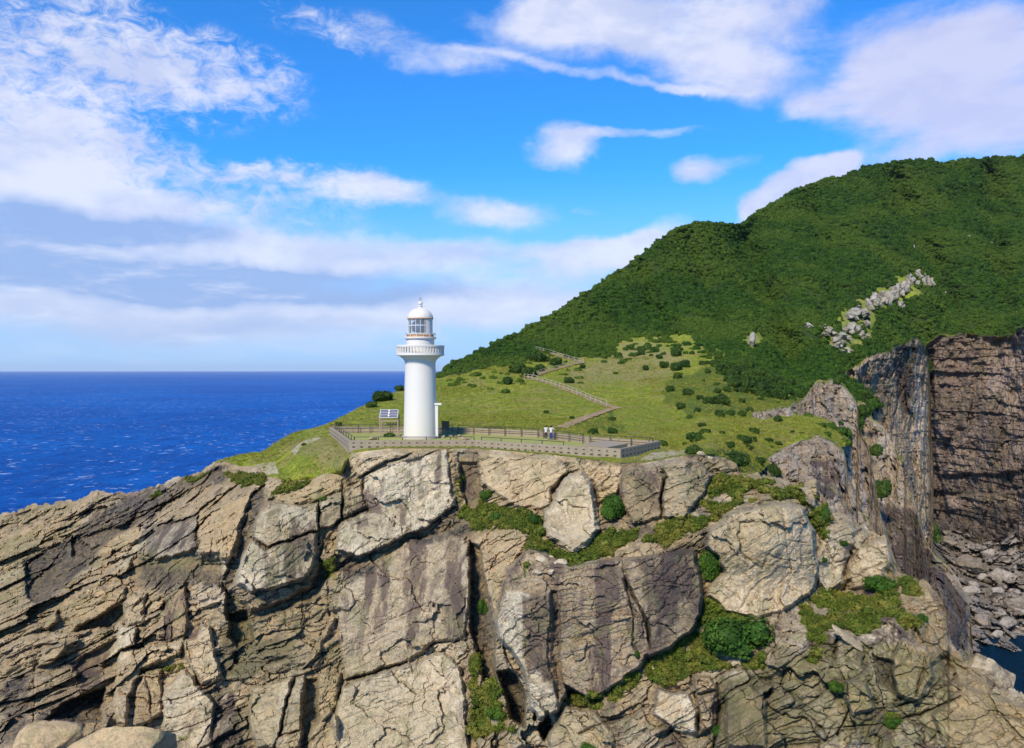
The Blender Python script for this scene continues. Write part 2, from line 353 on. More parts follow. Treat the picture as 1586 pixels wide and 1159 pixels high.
def land_mat():
    m, t, b = mat_new('headland_ground')
    pos = t.new('ShaderNodeNewGeometry').outputs['Position']
    at1 = t.new('ShaderNodeAttribute', attribute_name='mask'); gr = t.new('ShaderNodeSeparateColor'); t.l.new(at1.outputs['Color'], gr.inputs[0])
    wood, dry, rock = gr.outputs
    at2 = t.new('ShaderNodeAttribute', attribute_name='mask2'); g2 = t.new('ShaderNodeSeparateColor'); t.l.new(at2.outputs['Color'], g2.inputs[0])
    lush, sand, _ = g2.outputs
    n1 = t.noise(pos, 0.055, 6, 0.65, 0.4); n2 = t.noise(pos, 0.55, 7, 0.72, 0.3); n3 = t.noise(pos, 2.5, 6, 0.75); n4 = t.noise(pos, 0.16, 5, 0.7, 0.6)
    c = t.mix(t.ramp(n2, 0.42, 0.58), c4(0.185, 0.230, 0.022), c4(0.370, 0.365, 0.045))
    c = t.mix(t.math('MULTIPLY', t.ramp(n1, 0.44, 0.56), 0.7), c, c4(0.21, 0.26, 0.026))
    c = t.mix(t.math('MULTIPLY', t.ramp(n4, 0.50, 0.60), 0.75), c, c4(0.33, 0.26, 0.085))
    c = t.mix(t.ramp(n3, 0.40, 0.54, 0.6, 0.0), c, c4(0.065, 0.085, 0.012))
    c = t.mix(t.ramp(t.math('ADD', lush, t.math('MULTIPLY', t.math('SUBTRACT', n2, 0.5), 1.1)), 0.45, 0.75, 0.0, 0.8), c, c4(0.065, 0.105, 0.018))
    c = t.mix(t.math('MULTIPLY', dry, t.ramp(n2, 0.3, 0.6, 0.35, 0.9)), c, c4(0.29, 0.23, 0.11))
    c = t.mix(t.ramp(t.math('ADD', sand, t.math('MULTIPLY', t.math('SUBTRACT', n2, 0.5), 0.9)), 0.45, 0.6), c, c4(0.48, 0.40, 0.26))
    rc = t.mix(n3, c4(0.24, 0.20, 0.16), c4(0.52, 0.47, 0.40))
    c = t.mix(t.ramp(t.math('ADD', rock, t.math('MULTIPLY', t.math('SUBTRACT', n2, 0.5), 0.8)), 0.45, 0.6), c, rc)
    wf = t.ramp(t.math('ADD', wood, t.math('MULTIPLY', t.math('SUBTRACT', n4, 0.5), 0.5)), 0.45, 0.6)
    c = t.mix(wf, c, t.mix(n2, c4(0.020, 0.035, 0.008), c4(0.055, 0.080, 0.018)))
    t.put(b.inputs['Base Color'], c); b.inputs['Roughness'].default_value = 0.95; b.inputs['Specular IOR Level'].default_value = 0.1
    h = t.math('ADD', t.noise(pos, 3.0, 8, 0.78), t.math('MULTIPLY', n2, 1.5))
    bn = t.new('ShaderNodeBump', inp={'Height': h, 'Strength': 1.0, 'Distance': 0.28}); t.l.new(bn.outputs[0], b.inputs['Normal'])
    return m
M_LAND = land_mat()
def leaf_mat(name, a, b_, c_, big=0.03):
    m, t, b = mat_new(name)
    oi = t.new('ShaderNodeObjectInfo'); geo = t.new('ShaderNodeNewGeometry'); pos = geo.outputs['Position']
    att = t.new('ShaderNodeAttribute', attribute_name='leafv').outputs['Fac']
    n = t.noise(pos, big, 4, 0.6); rnd = oi.outputs['Random']
    c = t.mix(rnd, c4(*a), c4(*b_))
    c = t.mix(t.ramp(n, 0.44, 0.60, 0.0, 0.8), c, c4(*c_))
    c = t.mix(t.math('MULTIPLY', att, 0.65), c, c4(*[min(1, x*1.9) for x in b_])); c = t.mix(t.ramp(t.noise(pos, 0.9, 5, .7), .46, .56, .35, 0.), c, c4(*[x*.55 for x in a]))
    t.put(b.inputs['Base Color'], c); b.inputs['Roughness'].default_value = 0.75; b.inputs['Specular IOR Level'].default_value = 0.15
    b.inputs['Subsurface Weight'].default_value = 0.0
    return m
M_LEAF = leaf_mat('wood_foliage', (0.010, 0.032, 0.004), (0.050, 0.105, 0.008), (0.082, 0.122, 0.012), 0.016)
M_BUSH = leaf_mat('bush_foliage', (0.016, 0.038, 0.006), (0.034, 0.068, 0.008), (0.055, 0.085, 0.012), 0.3)
M_BUSHL = leaf_mat('ledge_bush_foliage', (0.022, 0.058, 0.006), (0.040, 0.088, 0.008), (0.070, 0.115, 0.012), 0.3)
M_TUFT = leaf_mat('grass_tuft', (0.105, 0.135, 0.012), (0.23, 0.235, 0.028), (0.25, 0.205, 0.045), 0.2)
M_HERB = leaf_mat('ledge_herbs', (0.034, 0.060, 0.006), (0.095, 0.115, 0.012), (0.17, 0.145, 0.025), 0.5)
M_BARK = simple('bark', (0.12, 0.09, 0.06), 0.9, 0.3, 8)

M_ROCKCRAG = rock_mat('crag_rock', tan=(0.30, 0.26, 0.21), tan2=(0.15, 0.13, 0.105), val=0.7, pale=(0.42, 0.385, 0.33), sc=0.3)
M_YARD = simple('yard_grass', (0.29, 0.29, 0.065), 0.95, 0.35, 0.9, bump=0.03)
M_PATH = simple('trodden_earth', (0.30, 0.195, 0.095), 0.95, 0.35, 0.8, bump=0.04)

# ------------------------------------------------------------------ shapes of the land
RIM = [(-250, 812), (-150, 806), (0, 795), (20, 792), (40, 784), (70, 781), (90, 776), (112, 775), (128, 768), (140, 765), (150, 760), (182, 761), (196, 768), (225, 758), (262, 745), (300, 732), (345, 714),
       (372, 722), (400, 722), (415, 738), (440, 744), (475, 744), (505, 733), (530, 736), (545, 702), (600, 695), (740, 695), (850, 704), (960, 717), (1000, 717), (1060, 706), (1090, 704), (1123, 709), (1141, 719), (1146, 733),
       (1190, 735), (1230, 748), (1250, 745), (1264, 743), (1270, 765), (1287, 786), (1325, 806), (1343, 821), (1373, 834), (1382, 861), (1386, 882), (1400, 889), (1436, 901), (1454, 924), (1467, 949), (1471, 986), (1476, 1000), (1500, 1030), (1530, 1052), (1586, 1078), (1680, 1090), (1800, 1100)]
RIMD = [(-250, 138), (0, 120), (200, 112), (345, 104), (400, 95), (430, 86), (500, 83.5), (545, 81.5), (640, 81), (740, 81), (850, 77), (960, 71.5), (1000, 72), (1060, 71), (1130, 74), (1190, 74), (1265, 72), (1343, 72), (1382, 70), (1436, 64), (1471, 60), (1500, 56), (1586, 54), (1800, 49)]
def rim(px): return np.interp(px, *np.array(RIM).T)
def rimD(px): return np.interp(px, *np.array(RIMD).T)
FRONT = [(-150, 870, 118), (-150, 1000, 95), (-150, 1159, 76), (-150, 1300, 62), (0, 850, 108), (0, 950, 90), (0, 1050, 78), (0, 1159, 66), (0, 1300, 56),
 (150, 790, 108), (150, 850, 98), (150, 950, 86), (150, 1050, 77), (150, 1159, 66), (150, 1300, 57), (300, 780, 95), (300, 850, 82), (300, 900, 80), (300, 1000, 77), (300, 1159, 71), (300, 1300, 64),
 (400, 770, 83), (400, 850, 77), (400, 950, 75), (400, 1050, 73), (400, 1159, 69), (400, 1300, 64), (500, 770, 80.5), (500, 850, 77.5), (500, 1000, 74), (500, 1159, 69), (500, 1300, 64),
 (600, 740, 80), (600, 800, 79), (600, 850, 77), (600, 1000, 72.5), (600, 1159, 68), (600, 1300, 63), (700, 740, 80), (700, 790, 78.8), (700, 830, 76), (700, 1000, 71.5), (700, 1159, 67), (700, 1300, 62),
 (800, 750, 76.5), (800, 785, 75), (800, 820, 70), (800, 850, 67.5), (800, 1000, 64.5), (800, 1159, 62), (800, 1300, 58), (900, 760, 73.5), (900, 800, 72.5), (900, 830, 69), (900, 865, 65.5), (900, 1000, 63), (900, 1159, 61), (900, 1300, 57),
 (1000, 760, 70), (1000, 795, 69), (1000, 840, 64.5), (1000, 1000, 61.5), (1000, 1060, 59), (1000, 1159, 57), (1000, 1300, 54), (1100, 740, 72), (1100, 800, 66), (1100, 900, 63.5), (1100, 1000, 59), (1100, 1060, 57), (1100, 1159, 55), (1100, 1300, 52),
 (1200, 765, 69), (1200, 850, 64.5), (1200, 940, 62.5), (1200, 1000, 57.5), (1200, 1060, 55), (1200, 1159, 53), (1200, 1300, 50), (1300, 830, 69.5), (1300, 920, 67), (1300, 970, 59), (1300, 1060, 54.5), (1300, 1159, 52), (1300, 1300, 49),
 (1400, 925, 62), (1400, 980, 57), (1400, 1100, 53), (1400, 1300, 48), (1500, 1080, 53), (1500, 1159, 50), (1586, 1130, 51), (1586, 1300, 46), (1750, 1180, 48), (1750, 1300, 45)]
FRONT += [(x, rim(x), rimD(x)) for x in list(range(-200, 1800, 60))]
SIL = [(330, 716), (345, 711), (375, 703), (405, 700), (415, 694), (430, 684), (455, 670), (490, 662), (510, 655), (540, 640), (560, 630), (600, 612), (640, 596), (680, 578), (700, 562), (740, 545), (800, 517), (850, 490), (890, 462), (930, 440), (985, 400), (1030, 365), (1055, 350), (1075, 345), (1110, 346), (1147, 349), (1165, 334), (1180, 325), (1220, 300), (1260, 283), (1310, 272), (1340, 260), (1385, 250), (1440, 247), (1462, 254), (1490, 249), (1520, 245), (1586, 243), (1700, 240), (1900, 236)]
def sil(px): return np.interp(px, *np.array(SIL).T)
BACK = [(345, 711, 105), (415, 694, 108), (470, 668, 112), (510, 655, 118), (540, 640, 140), (600, 612, 170), (680, 578, 215), (740, 545, 240), (800, 517, 272), (890, 462, 330), (985, 400, 400), (1075, 345, 470), (1147, 349, 540), (1180, 325, 600), (1260, 283, 650), (1385, 250, 700), (1450, 247, 720), (1586, 243, 760), (1850, 238, 800),
 (560, 695, 83), (560, 672, 103), (650, 695, 83), (650, 672, 102), (750, 693, 84), (750, 672, 102), (850, 697, 81), (850, 680, 94), (950, 710, 74), (950, 692, 84.7), (1010, 703, 77), (560, 652, 122), (650, 655, 120), (650, 620, 155), (750, 650, 127), (750, 600, 178), (750, 565, 218),
 (850, 660, 118), (850, 620, 158), (850, 580, 205), (850, 545, 245), (950, 675, 104), (950, 636, 150), (950, 600, 188), (950, 560, 235), (950, 520, 280), (950, 470, 340), (1050, 690, 90), (1050, 662, 118), (1050, 620, 160), (1050, 580, 205), (1050, 540, 255), (1050, 480, 330), (1050, 420, 400),
 (1150, 705, 90), (1150, 665, 116), (1150, 640, 146), (1150, 600, 185), (1150, 560, 232), (1150, 500, 310), (1150, 420, 430), (1250, 705, 118), (1210, 712, 106), (1300, 690, 130), (1250, 672, 116), (1250, 640, 158), (1250, 600, 200), (1250, 560, 250), (1250, 480, 350), (1250, 380, 520),
 (1350, 640, 240), (1350, 590, 290), (1350, 540, 350), (1350, 450, 450), (1350, 350, 590), (1450, 560, 450), (1450, 520, 470), (1450, 450, 500), (1450, 350, 620), (1586, 540, 450), (1586, 500, 470), (1586, 400, 580), (1586, 300, 710), (1800, 540, 470), (1800, 400, 600), (1100, 708, 78),
 (400, 718, 96), (450, 700, 95), (480, 733, 84), (520, 690, 90), (520, 672, 103)]
BACK += [(x, rim(x), rimD(x)) for x in range(350, 1130, 50)]
T_F = TPS(FRONT); T_B = TPS(BACK)
ENC = [(512, 103.0), (542, 83.5), (738, 83.8), (960, 74.6), (1020, 82.8), (912, 88.0), (840, 96.5), (710, 102.5), (560, 103.5)]      # terrace corners: column, distance
ENCW = [((p-CX)/F*d, d) for p, d in ENC]
FLOOR = CZ-8.1
# slabs of the front cliff:  polygon, outward offset (m), gradients (m per 100 px), bevel px, masks g/b/p/d/w and how smooth the face is
SL = []  # d also puts the shade of caves, clefts and overhangs into the colour
def S(Z, L, off, bev=8, gx=0, gy=0, sm=0.6, b=0, p=0, d=0, w=0, g=0): SL.append((zc_(Z, L) if Z else L, off, bev, gx, gy, sm, b, p, d, w, g))
S(Z3, [(730,90),(900,55),(1110,80),(1070,110),(920,165),(845,215),(785,242),(755,170)], .9, 6, p=.5, w=.3, gy=-1)
S(Z3, [(840,225),(1090,112),(1330,70),(1350,260),(1372,405),(1200,520),(980,620),(800,705),(650,660),(690,500),(862,430),(822,330)], 1.3, 5, p=.95, b=.55, sm=.85, gy=1.0)
S(Z3, [(705,340),(800,250),(850,410),(705,480)], .9, 6, p=.3, w=.4)
S(Z3, [(560,372),(690,322),(692,480),(640,520),(560,532)], 1.3, 4, p=.5, b=.4, sm=.8)
S(Z3, [(165,480),(240,380),(380,370),(440,400),(550,385),(552,545),(390,608),(250,648),(160,590)], 2.3, 6, p=.75, b=.25, sm=.8, gx=-.6)
S(Z3, [(158,600),(250,655),(390,618),(552,555),(550,660),(525,740),(470,850),(300,895),(140,930),(60,870),(80,760),(120,640)], 2.8, 8, p=.95, b=.45, sm=.8, gx=-1.0, gy=-.6)
S(Z3, [(240,350),(300,250),(480,240),(640,212),(690,262),(690,310),(560,365),(440,392),(320,362)], 1.1, 8, w=.9, p=.2, sm=.3)
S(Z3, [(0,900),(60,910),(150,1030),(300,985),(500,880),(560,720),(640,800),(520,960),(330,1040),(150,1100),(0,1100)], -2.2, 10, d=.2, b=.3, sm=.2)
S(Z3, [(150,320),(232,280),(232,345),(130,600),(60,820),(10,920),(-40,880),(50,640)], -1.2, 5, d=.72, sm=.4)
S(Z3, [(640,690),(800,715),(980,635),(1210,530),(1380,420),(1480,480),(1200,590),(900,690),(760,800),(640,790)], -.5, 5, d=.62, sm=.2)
S(None, [(526,907),(565,882),(634,835),(690,822),(724,835),(726,916),(724,987),(678,995),(621,1027),(572,1044),(534,1055),(522,976)], .9, 6, b=.75, p=.35, sm=.85, gx=.3)
S(Z4, [(670,610),(830,545),(1000,485),(1250,405),(1330,470),(1360,650),(1375,830),(1400,1300),(600,1300),(640,955),(600,800)], 1.9, 7, p=.75, b=.45, w=.25, sm=.82, gy=-.5)
S(Z4, [(128,620),(370,540),(385,545),(300,900),(280,955),(180,960),(130,800)], 1.7, 8, p=.6, sm=.8)
S(Z4, [(395,545),(450,540),(428,700),(420,860),(310,890),(360,680)], 1.4, 5, p=.5, d=.15, sm=.8)
S(Z4, [(290,900),(425,865),(440,1100),(250,1150),(280,960)], 1.5, 6, p=.4, sm=.5)
S(Z4, [(530,520),(655,520),(640,700),(590,760),(540,800),(518,740)], 1.1, 6, w=.4, p=.2)
S(Z4, [(470,820),(600,720),(640,760),(640,1300),(460,1300)], 1.6, 8, p=.4, w=.3)
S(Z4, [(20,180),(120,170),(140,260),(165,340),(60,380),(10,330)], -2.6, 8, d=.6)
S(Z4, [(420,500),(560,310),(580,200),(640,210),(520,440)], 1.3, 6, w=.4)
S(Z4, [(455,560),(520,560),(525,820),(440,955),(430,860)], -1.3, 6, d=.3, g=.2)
S(None, [(727,835),(742,850),(752,900),(760,945),(766,1000),(772,1060),(752,1060),(735,1000),(727,930)], -2.6, 5, d=.5, g=.15)
S(Z5, [(78,85),(190,68),(300,95),(400,100),(560,112),(605,190),(520,290),(500,370),(430,410),(300,395),(170,310),(90,240)], 1.3, 7, w=.75, p=.5, b=.15, sm=.72)
S(Z5, [(-30,80),(75,80),(100,280),(80,450),(-10,430)], -1.6, 6, b=.95, d=.15, sm=.7)
S(Z5, [(605,205),(680,185),(740,250),(768,400),(800,530),(720,620),(640,665),(560,622),(480,570),(450,430),(510,370),(545,290)], 3.2, 12, p=.9, w=.35, sm=.82, gy=-.8)
S(Z5, [(600,180),(760,145),(920,150),(900,310),(790,370),(750,250)], .8, 6, w=.7, p=.3, sm=.5)
S(Z5, [(920,180),(1100,140),(1180,230),(1150,330),(1150,450),(980,505),(925,400),(900,230)], 2.0, 6, b=.75, p=.1, sm=.6)
S(Z5, [(1108,140),(1350,108),(1462,200),(1385,330),(1265,475),(1158,450),(1160,330),(1188,230)], 1.7, 7, b=.5, p=.25, sm=.6)
S(None, [(784,876),(812,855),(831,849),(880,876),(958,866),(1075,852),(1086,892),(1096,932),(1092,927),(1081,971),(1040,1006),(1005,1016),(984,1038),(946,1072),(912,1083),(884,1070),(867,1101),(833,1112),(817,1093),(817,1059),(798,1014),(769,990),(764,966),(768,940)], 2.6, 9, b=.85, p=.15, sm=.7, gy=-.6)
S(Z6, [(150,60),(250,50),(340,80),(420,60),(440,300),(470,600),(470,760),(350,800),(290,730),(290,600),(225,430),(115,340),(95,250)], .7, 8, p=.85, b=.45, sm=.7)
S(Z6, [(260,90),(330,100),(340,420),(320,620),(290,560),(250,250)], -.05, 8, b=1.0, sm=.5)
S(Z6, [(425,60),(462,60),(490,400),(500,620),(470,700),(430,520),(410,250)], -.5, 4, d=.6, b=.5)  # dark stripe: shadow of the step put into the colour masks
S(Z6, [(120,530),(180,510),(225,545),(272,640),(280,860),(190,800),(150,640)], -4, 7, d=.7)
S(Z6, [(345,870),(400,750),(435,850),(400,930)], -3, 6, d=.6)
S(Z6, [(500,600),(640,680),(540,690)], -2, 4, d=.3)
S(Z5, [(40,585),(200,520),(380,540),(330,650),(245,760),(190,950),(175,1057),(150,960),(90,760)], .5, 7, w=.65, p=.2, b=.1, sm=.4)
S(Z7, [(195,600),(300,500),(400,440),(640,390),(820,420),(880,560),(905,830),(870,930),(760,1010),(600,1095),(520,1112),(330,1060),(228,960),(240,900),(330,820),(290,730),(200,660)], 3.0, 9, p=.75, w=.55, sm=.82, gy=-1.8, gx=.6)
S(Z7, [(770,270),(890,250),(922,330),(890,430),(840,400)], 1.5, 6, w=.5, p=.4, sm=.7)
S(Z7, [(945,545),(1100,480),(1150,560),(1080,700),(1070,900),(960,980),(890,900),(880,740)], 2.0, 12, p=.8, w=.2, sm=.6)
S(Z7, [(1130,500),(1200,600),(1210,640),(1130,690),(1090,640),(1160,560)], 1.0, 6, p=.5, w=.3)
S(Z7, [(1100,700),(1200,630),(1330,612),(1358,720),(1340,800),(1200,935),(1080,930),(1085,800)], 1.6, 12, p=.55, w=.3, sm=.4)
S(Z8, [(430,300),(590,310),(700,520),(720,680),(600,760),(590,640),(540,540),(460,440)], 1.4, 10, w=.3, b=.2)
S(Z8, [(180,820),(300,830),(330,960),(220,1000),(170,900)], 2.0, 9, p=.2, w=.2)
S(Z8, [(480,600),(600,640),(640,800),(560,940),(440,900),(420,720)], 1.8, 10, w=.3)
S(Z8, [(340,700),(440,740),(440,900),(350,830)], -.8, 6, d=.5)
S(Z8, [(700,690),(790,660),(860,800),(960,900),(1100,960),(1400,1200),(700,1200),(620,1000),(760,860)], .8, 10, w=.6, b=.1)
S(Z6, [(420,880),(520,740),(700,760),(800,900),(800,1200),(420,1200)], 1.8, 9, w=.3, p=.3)
S(Z6, [(1050,620),(1240,660),(1290,760),(1280,900),(1150,880),(1040,780)], 1.2, 7, p=.7)
S(Z6, [(1270,560),(1370,560),(1390,640),(1290,660)], 1.6, 6, w=.5)
S(Z6, [(1280,680),(1390,650),(1380,860),(1300,900)], 1.1, 6, w=.2, b=.3)
S(Z6, [(1440,640),(1586,600),(1700,700),(1680,978),(1460,978)], 1.3, 9, w=.3, b=.3)
# left flank
S(Z1, [(625,870),(700,790),(780,740),(895,705),(900,850),(830,881),(700,900)], 1.6, 5, p=.5, b=.8, sm=.8)
S(Z1, [(900,705),(1100,600),(1150,590),(1090,830),(1070,900),(900,900)], 1.3, 7, w=.75, sm=.4)
S(Z1, [(330,800),(560,740),(600,700),(860,610),(1000,470),(1020,500),(940,570),(700,660),(620,740),(480,830),(440,881),(330,881)], -1.6, 6, d=.55, b=.4, sm=.6)
S(Z2, [(110,280),(340,150),(430,190),(420,300),(300,380),(180,460),(130,440)], -1.8, 6, d=.60, b=.3, sm=.75)
S(Z2, [(300,450),(400,400),(600,390),(590,460),(430,550),(340,600),(290,500)], 1.8, 8, w=.45, sm=.4)
S(Z2, [(210,540),(270,500),(280,560),(215,600)], 1.8, 5, w=.5, sm=.8)
S(Z2, [(180,770),(220,690),(310,650),(300,700),(240,760)], 2.2, 5, w=.5, sm=.8)
S(Z2, [(420,550),(600,470),(620,500),(540,600),(360,600)], -1.8, 6, b=.5, d=.3)
S(Z2, [(320,760),(440,700),(540,650),(500,800),(400,860)], -.9, 8, b=.9, d=.25, sm=.8)
S(Z2, [(190,1050),(280,960),(380,910),(500,870),(480,1040),(360,1030),(250,1030)], -3.6, 7, d=.60)
S(Z2, [(580,480),(620,440),(700,430),(680,560),(600,580)], 1.8, 7, p=.2, w=.2)
S(Z2, [(565,580),(650,590),(640,680),(550,690)], 2.2, 5, p=.7)
S(Z2, [(780,440),(880,400),(885,620),(790,650)], 1.4, 5, b=.7, w=.3, sm=.85)
S(Z2, [(560,690),(640,690),(790,660),(880,630),(860,720),(680,790),(620,900),(600,1050),(560,1040),(540,900)], 1.9, 8, p=.4, w=.4)
S(Z2, [(630,1060),(650,880),(700,790),(780,780),(770,900),(770,990),(660,1070)], 1.5, 7, w=.4)
S(Z2, [(780,860),(880,780),(940,860),(1010,930),(1000,1300),(780,1300),(770,1000)], 1.9, 9, p=.55, b=.2)
S(Z2, [(870,650),(930,630),(960,560),(1000,570),(1040,760),(1050,820),(960,860),(880,720)], 2.2, 8, p=.4, w=.4)
S(Z2, [(650,230),(700,290),(900,230),(1040,240),(1050,380),(850,370),(640,420),(600,330)], -1.4, 8, g=.25, d=.15, b=.3)
S(Z2, [(0,130),(300,60),(300,100),(120,230),(0,270)], .6, 10, w=.3)
S(Z2, [(560,130),(650,100),(680,150),(600,220),(450,260),(400,300),(420,270)], 1.2, 6, w=.5)
CR = []
def K(Z, L, wd, dep): CR.append((zc_(Z, L) if Z else L, wd, dep))
K(Z3, [(785,242),(845,215),(920,160),(1060,112),(1110,85)], 1.6, 1.2); K(Z3, [(555,380),(553,640)], 1.4, .8); K(Z3, [(692,260),(694,480),(640,530)], 1.8, 1.5)
K(Z3, [(640,795),(800,708),(980,628),(1210,522),(1372,412)], 2.0, 1.4); K(Z3, [(820,250),(822,330),(862,432)], 1.6, .8); K(Z3, [(1335,70),(1352,260)], 1.4, .9)
K(Z3, [(300,900),(500,870),(555,720),(600,560)], 2.5, 1.2); K(Z4, [(665,570),(820,535),(1000,475),(1130,390),(1210,355),(1380,335)], 1.8, 1.5)
K(Z4, [(390,545),(300,890),(280,955)], 1.6, 1.2); K(Z4, [(452,540),(428,860),(430,955)], 2, 1.4); K(Z4, [(670,590),(590,760),(560,830)], 1.8, 1.2); K(Z4, [(585,0),(590,200),(540,400),(430,505)], 1.8, 1.2)
K(Z4, [(440,70),(430,250)], 1.5, 1); K(Z4, [(860,260),(1100,160),(1370,20)], 1.6, .35); K(Z4, [(700,480),(900,420),(1150,290)], 1.3, .25)
K(Z6, [(870,0),(890,60),(930,120),(960,180),(1000,260),(1010,330),(1010,400)], 1.8, 1.5); K(Z6, [(880,60),(905,180),(905,370),(945,420),(950,500)], 1.6, 1.3)
K(Z5, [(1185,230),(1152,330),(1150,450)], 1.5, 1.3); K(Z5, [(930,700),(960,860),(1000,950)], 1.6, 1.2); K(Z5, [(1150,840),(1380,870)], 1.2, .3); K(Z5, [(600,220),(620,480)], 2.5, .5)
K(Z7, [(690,470),(710,700),(740,900)], 2.6, .6); K(Z7, [(420,520),(560,500),(700,620),(850,640)], 2, .35); K(Z7, [(340,760),(420,700),(560,800),(600,720),(760,760)], 2, .4); K(Z7, [(540,1080),(545,930),(420,790)], 1.8, .35)
K(Z7, [(895,540),(1000,760),(1080,740)], 2, 1.0); K(Z7, [(1200,620),(1080,740),(1060,930)], 2, 1.0); K(Z7, [(1040,430),(1110,490),(1160,440)], 1.8, 1)
K(Z2, [(0,840),(170,760),(300,730),(560,610)], 2.0, 1.6); K(Z2, [(0,680),(130,600),(310,610),(560,590)], 2.0, 1.0); K(Z2, [(160,1040),(170,770)], 1.5, 1.0); K(Z2, [(120,740),(200,700)], 1.5, 1)
K(Z2, [(660,790),(860,710)], 2, 1.3); K(Z2, [(0,550),(120,500),(290,430)], 2, 1.0); K(Z2, [(340,150),(350,230),(400,290)], 2, .9); K(Z2, [(770,440),(790,700)], 1.6, 1); K(Z2, [(940,80),(940,220),(1010,290)], 1.5, .8)
K(Z2, [(1000,130),(990,260)], 1.3, .7); K(Z2, [(1080,150),(1070,290)], 1.3, .6); K(Z2, [(890,640),(940,860),(1040,870)], 2, 1.5); K(Z2, [(620,620),(650,790)], 1.6, .8); K(Z2, [(700,800),(720,1000)], 1.6, .9)
K(Z2, [(0,960),(160,870),(330,800)], 1.8, .8); K(Z2, [(150,870),(330,870),(500,810)], 1.8, .9)
K(Z8, [(150,600),(140,740),(190,830),(200,960),(150,1100)], 2.4, 1.8); K(Z8, [(330,690),(350,830),(380,960)], 2, 1.2); K(Z8, [(600,560),(610,700),(540,900)], 2, 1.2); K(Z8, [(480,470),(520,640)], 2, 1)
K(Z8, [(340,960),(470,950),(600,900),(700,760)], 2.4, 1.0); K(Z8, [(150,1060),(340,1040),(560,1000),(760,900)], 2.4, 1.0)
K(Z6, [(1250,560),(1300,780),(1290,880)], 2, 1.4); K(Z6, [(900,760),(1000,640)], 1.6, .8); K(Z6, [(1400,600),(1420,760),(1380,978)], 2.6, 1.8); K(Z6, [(600,900),(780,820),(900,780)], 1.8, .7)
GP = []      # grassy ledges of the front cliff : polygon, strength
def G(Z, L, s=1.0): GP.append((zc_(Z, L) if Z else L, s))
G(Z5, [(85,340),(220,385),(300,410),(440,440),(465,560),(400,650),(340,650),(385,560),(240,505),(150,500),(60,430)])
G(Z5, [(400,650),(470,600),(560,640),(640,680),(720,635),(800,560),(850,510),(900,570),(1000,500),(1150,480),(1290,450),(1330,520),(1180,620),(1040,670),(850,700),(620,740),(560,700)])
G(Z5, [(340,690),(400,740),(470,800),(380,860),(330,800)], .7)
G(Z7, [(270,195),(350,230),(420,215),(600,200),(650,260),(520,300),(450,330),(380,440),(250,500),(130,560),(0,580),(-50,520),(150,420),(200,330)])
G(Z7, [(460,410),(560,310),(700,310),(780,300),(860,430),(740,390),(600,380)]); G(Z7, [(900,340),(960,420),(990,470),(940,640),(900,560),(860,480)])
G(Z7, [(790,1010),(880,920),(970,985),(1200,935),(1370,900),(1400,1000),(1300,1040),(1290,1110),(1280,1180),(800,1150)])
G(Z7, [(1370,830),(1480,870),(1540,950),(1420,940)]); G(Z8, [(0,370),(180,400),(300,370),(450,390),(440,470),(300,540),(130,560),(70,640),(60,740),(0,720)])
G(Z8, [(440,470),(560,480),(600,540),(480,580)], .6)
G(Z6, [(550,655),(780,655),(860,560),(1000,450),(1130,400),(1290,270),(1340,100),(1586,250),(1700,300),(1700,520),(1430,510),(1280,540),(1100,600),(1000,560),(860,640),(790,740),(700,760),(540,720)])
G(Z6, [(0,640),(100,580),(150,660),(185,870),(120,850),(0,800)]); G(Z4, [(1400,720),(1480,620),(1586,640),(1586,850),(1420,890)], .9); G(Z4, [(1400,380),(1450,420),(1440,580),(1400,660),(1380,480)], .8)
G(Z3, [(1360,470),(1400,400),(1480,440),(1586,480),(1586,560),(1480,560)], .8); G(Z3, [(1410,190),(1450,170),(1440,240),(1400,330),(1380,400),(1370,330)], .7); G(Z3, [(560,730),(640,720),(650,860),(560,900),(620,1000),(600,1083),(560,860)], .55)
G(Z2, [(780,800),(870,740),(880,780),(820,810)], .8); G(Z2, [(830,1110),(910,1070),(920,1110),(840,1140)], .8); G(Z2, [(60,140),(180,100),(200,110),(60,190),(0,200)], .6)
G(Z1, [(700,600),(860,530),(1000,460),(1010,475),(860,560),(640,640)], .95); G(Z1, [(1010,500),(1100,520),(1210,510),(1200,560),(1060,560)], .9); G(Z1, [(1200,620),(1300,540),(1440,520),(1420,560),(1300,600)], .8)
G(Z8, [(100,830),(190,800),(200,880),(130,870)], .8); G(Z8, [(380,960),(470,980),(440,1060),(380,1040)], .7); G(Z5, [(560,100),(620,105),(600,130),(545,120)], .8); G(Z8, [(690,540),(720,600),(710,640),(690,620)],.8)

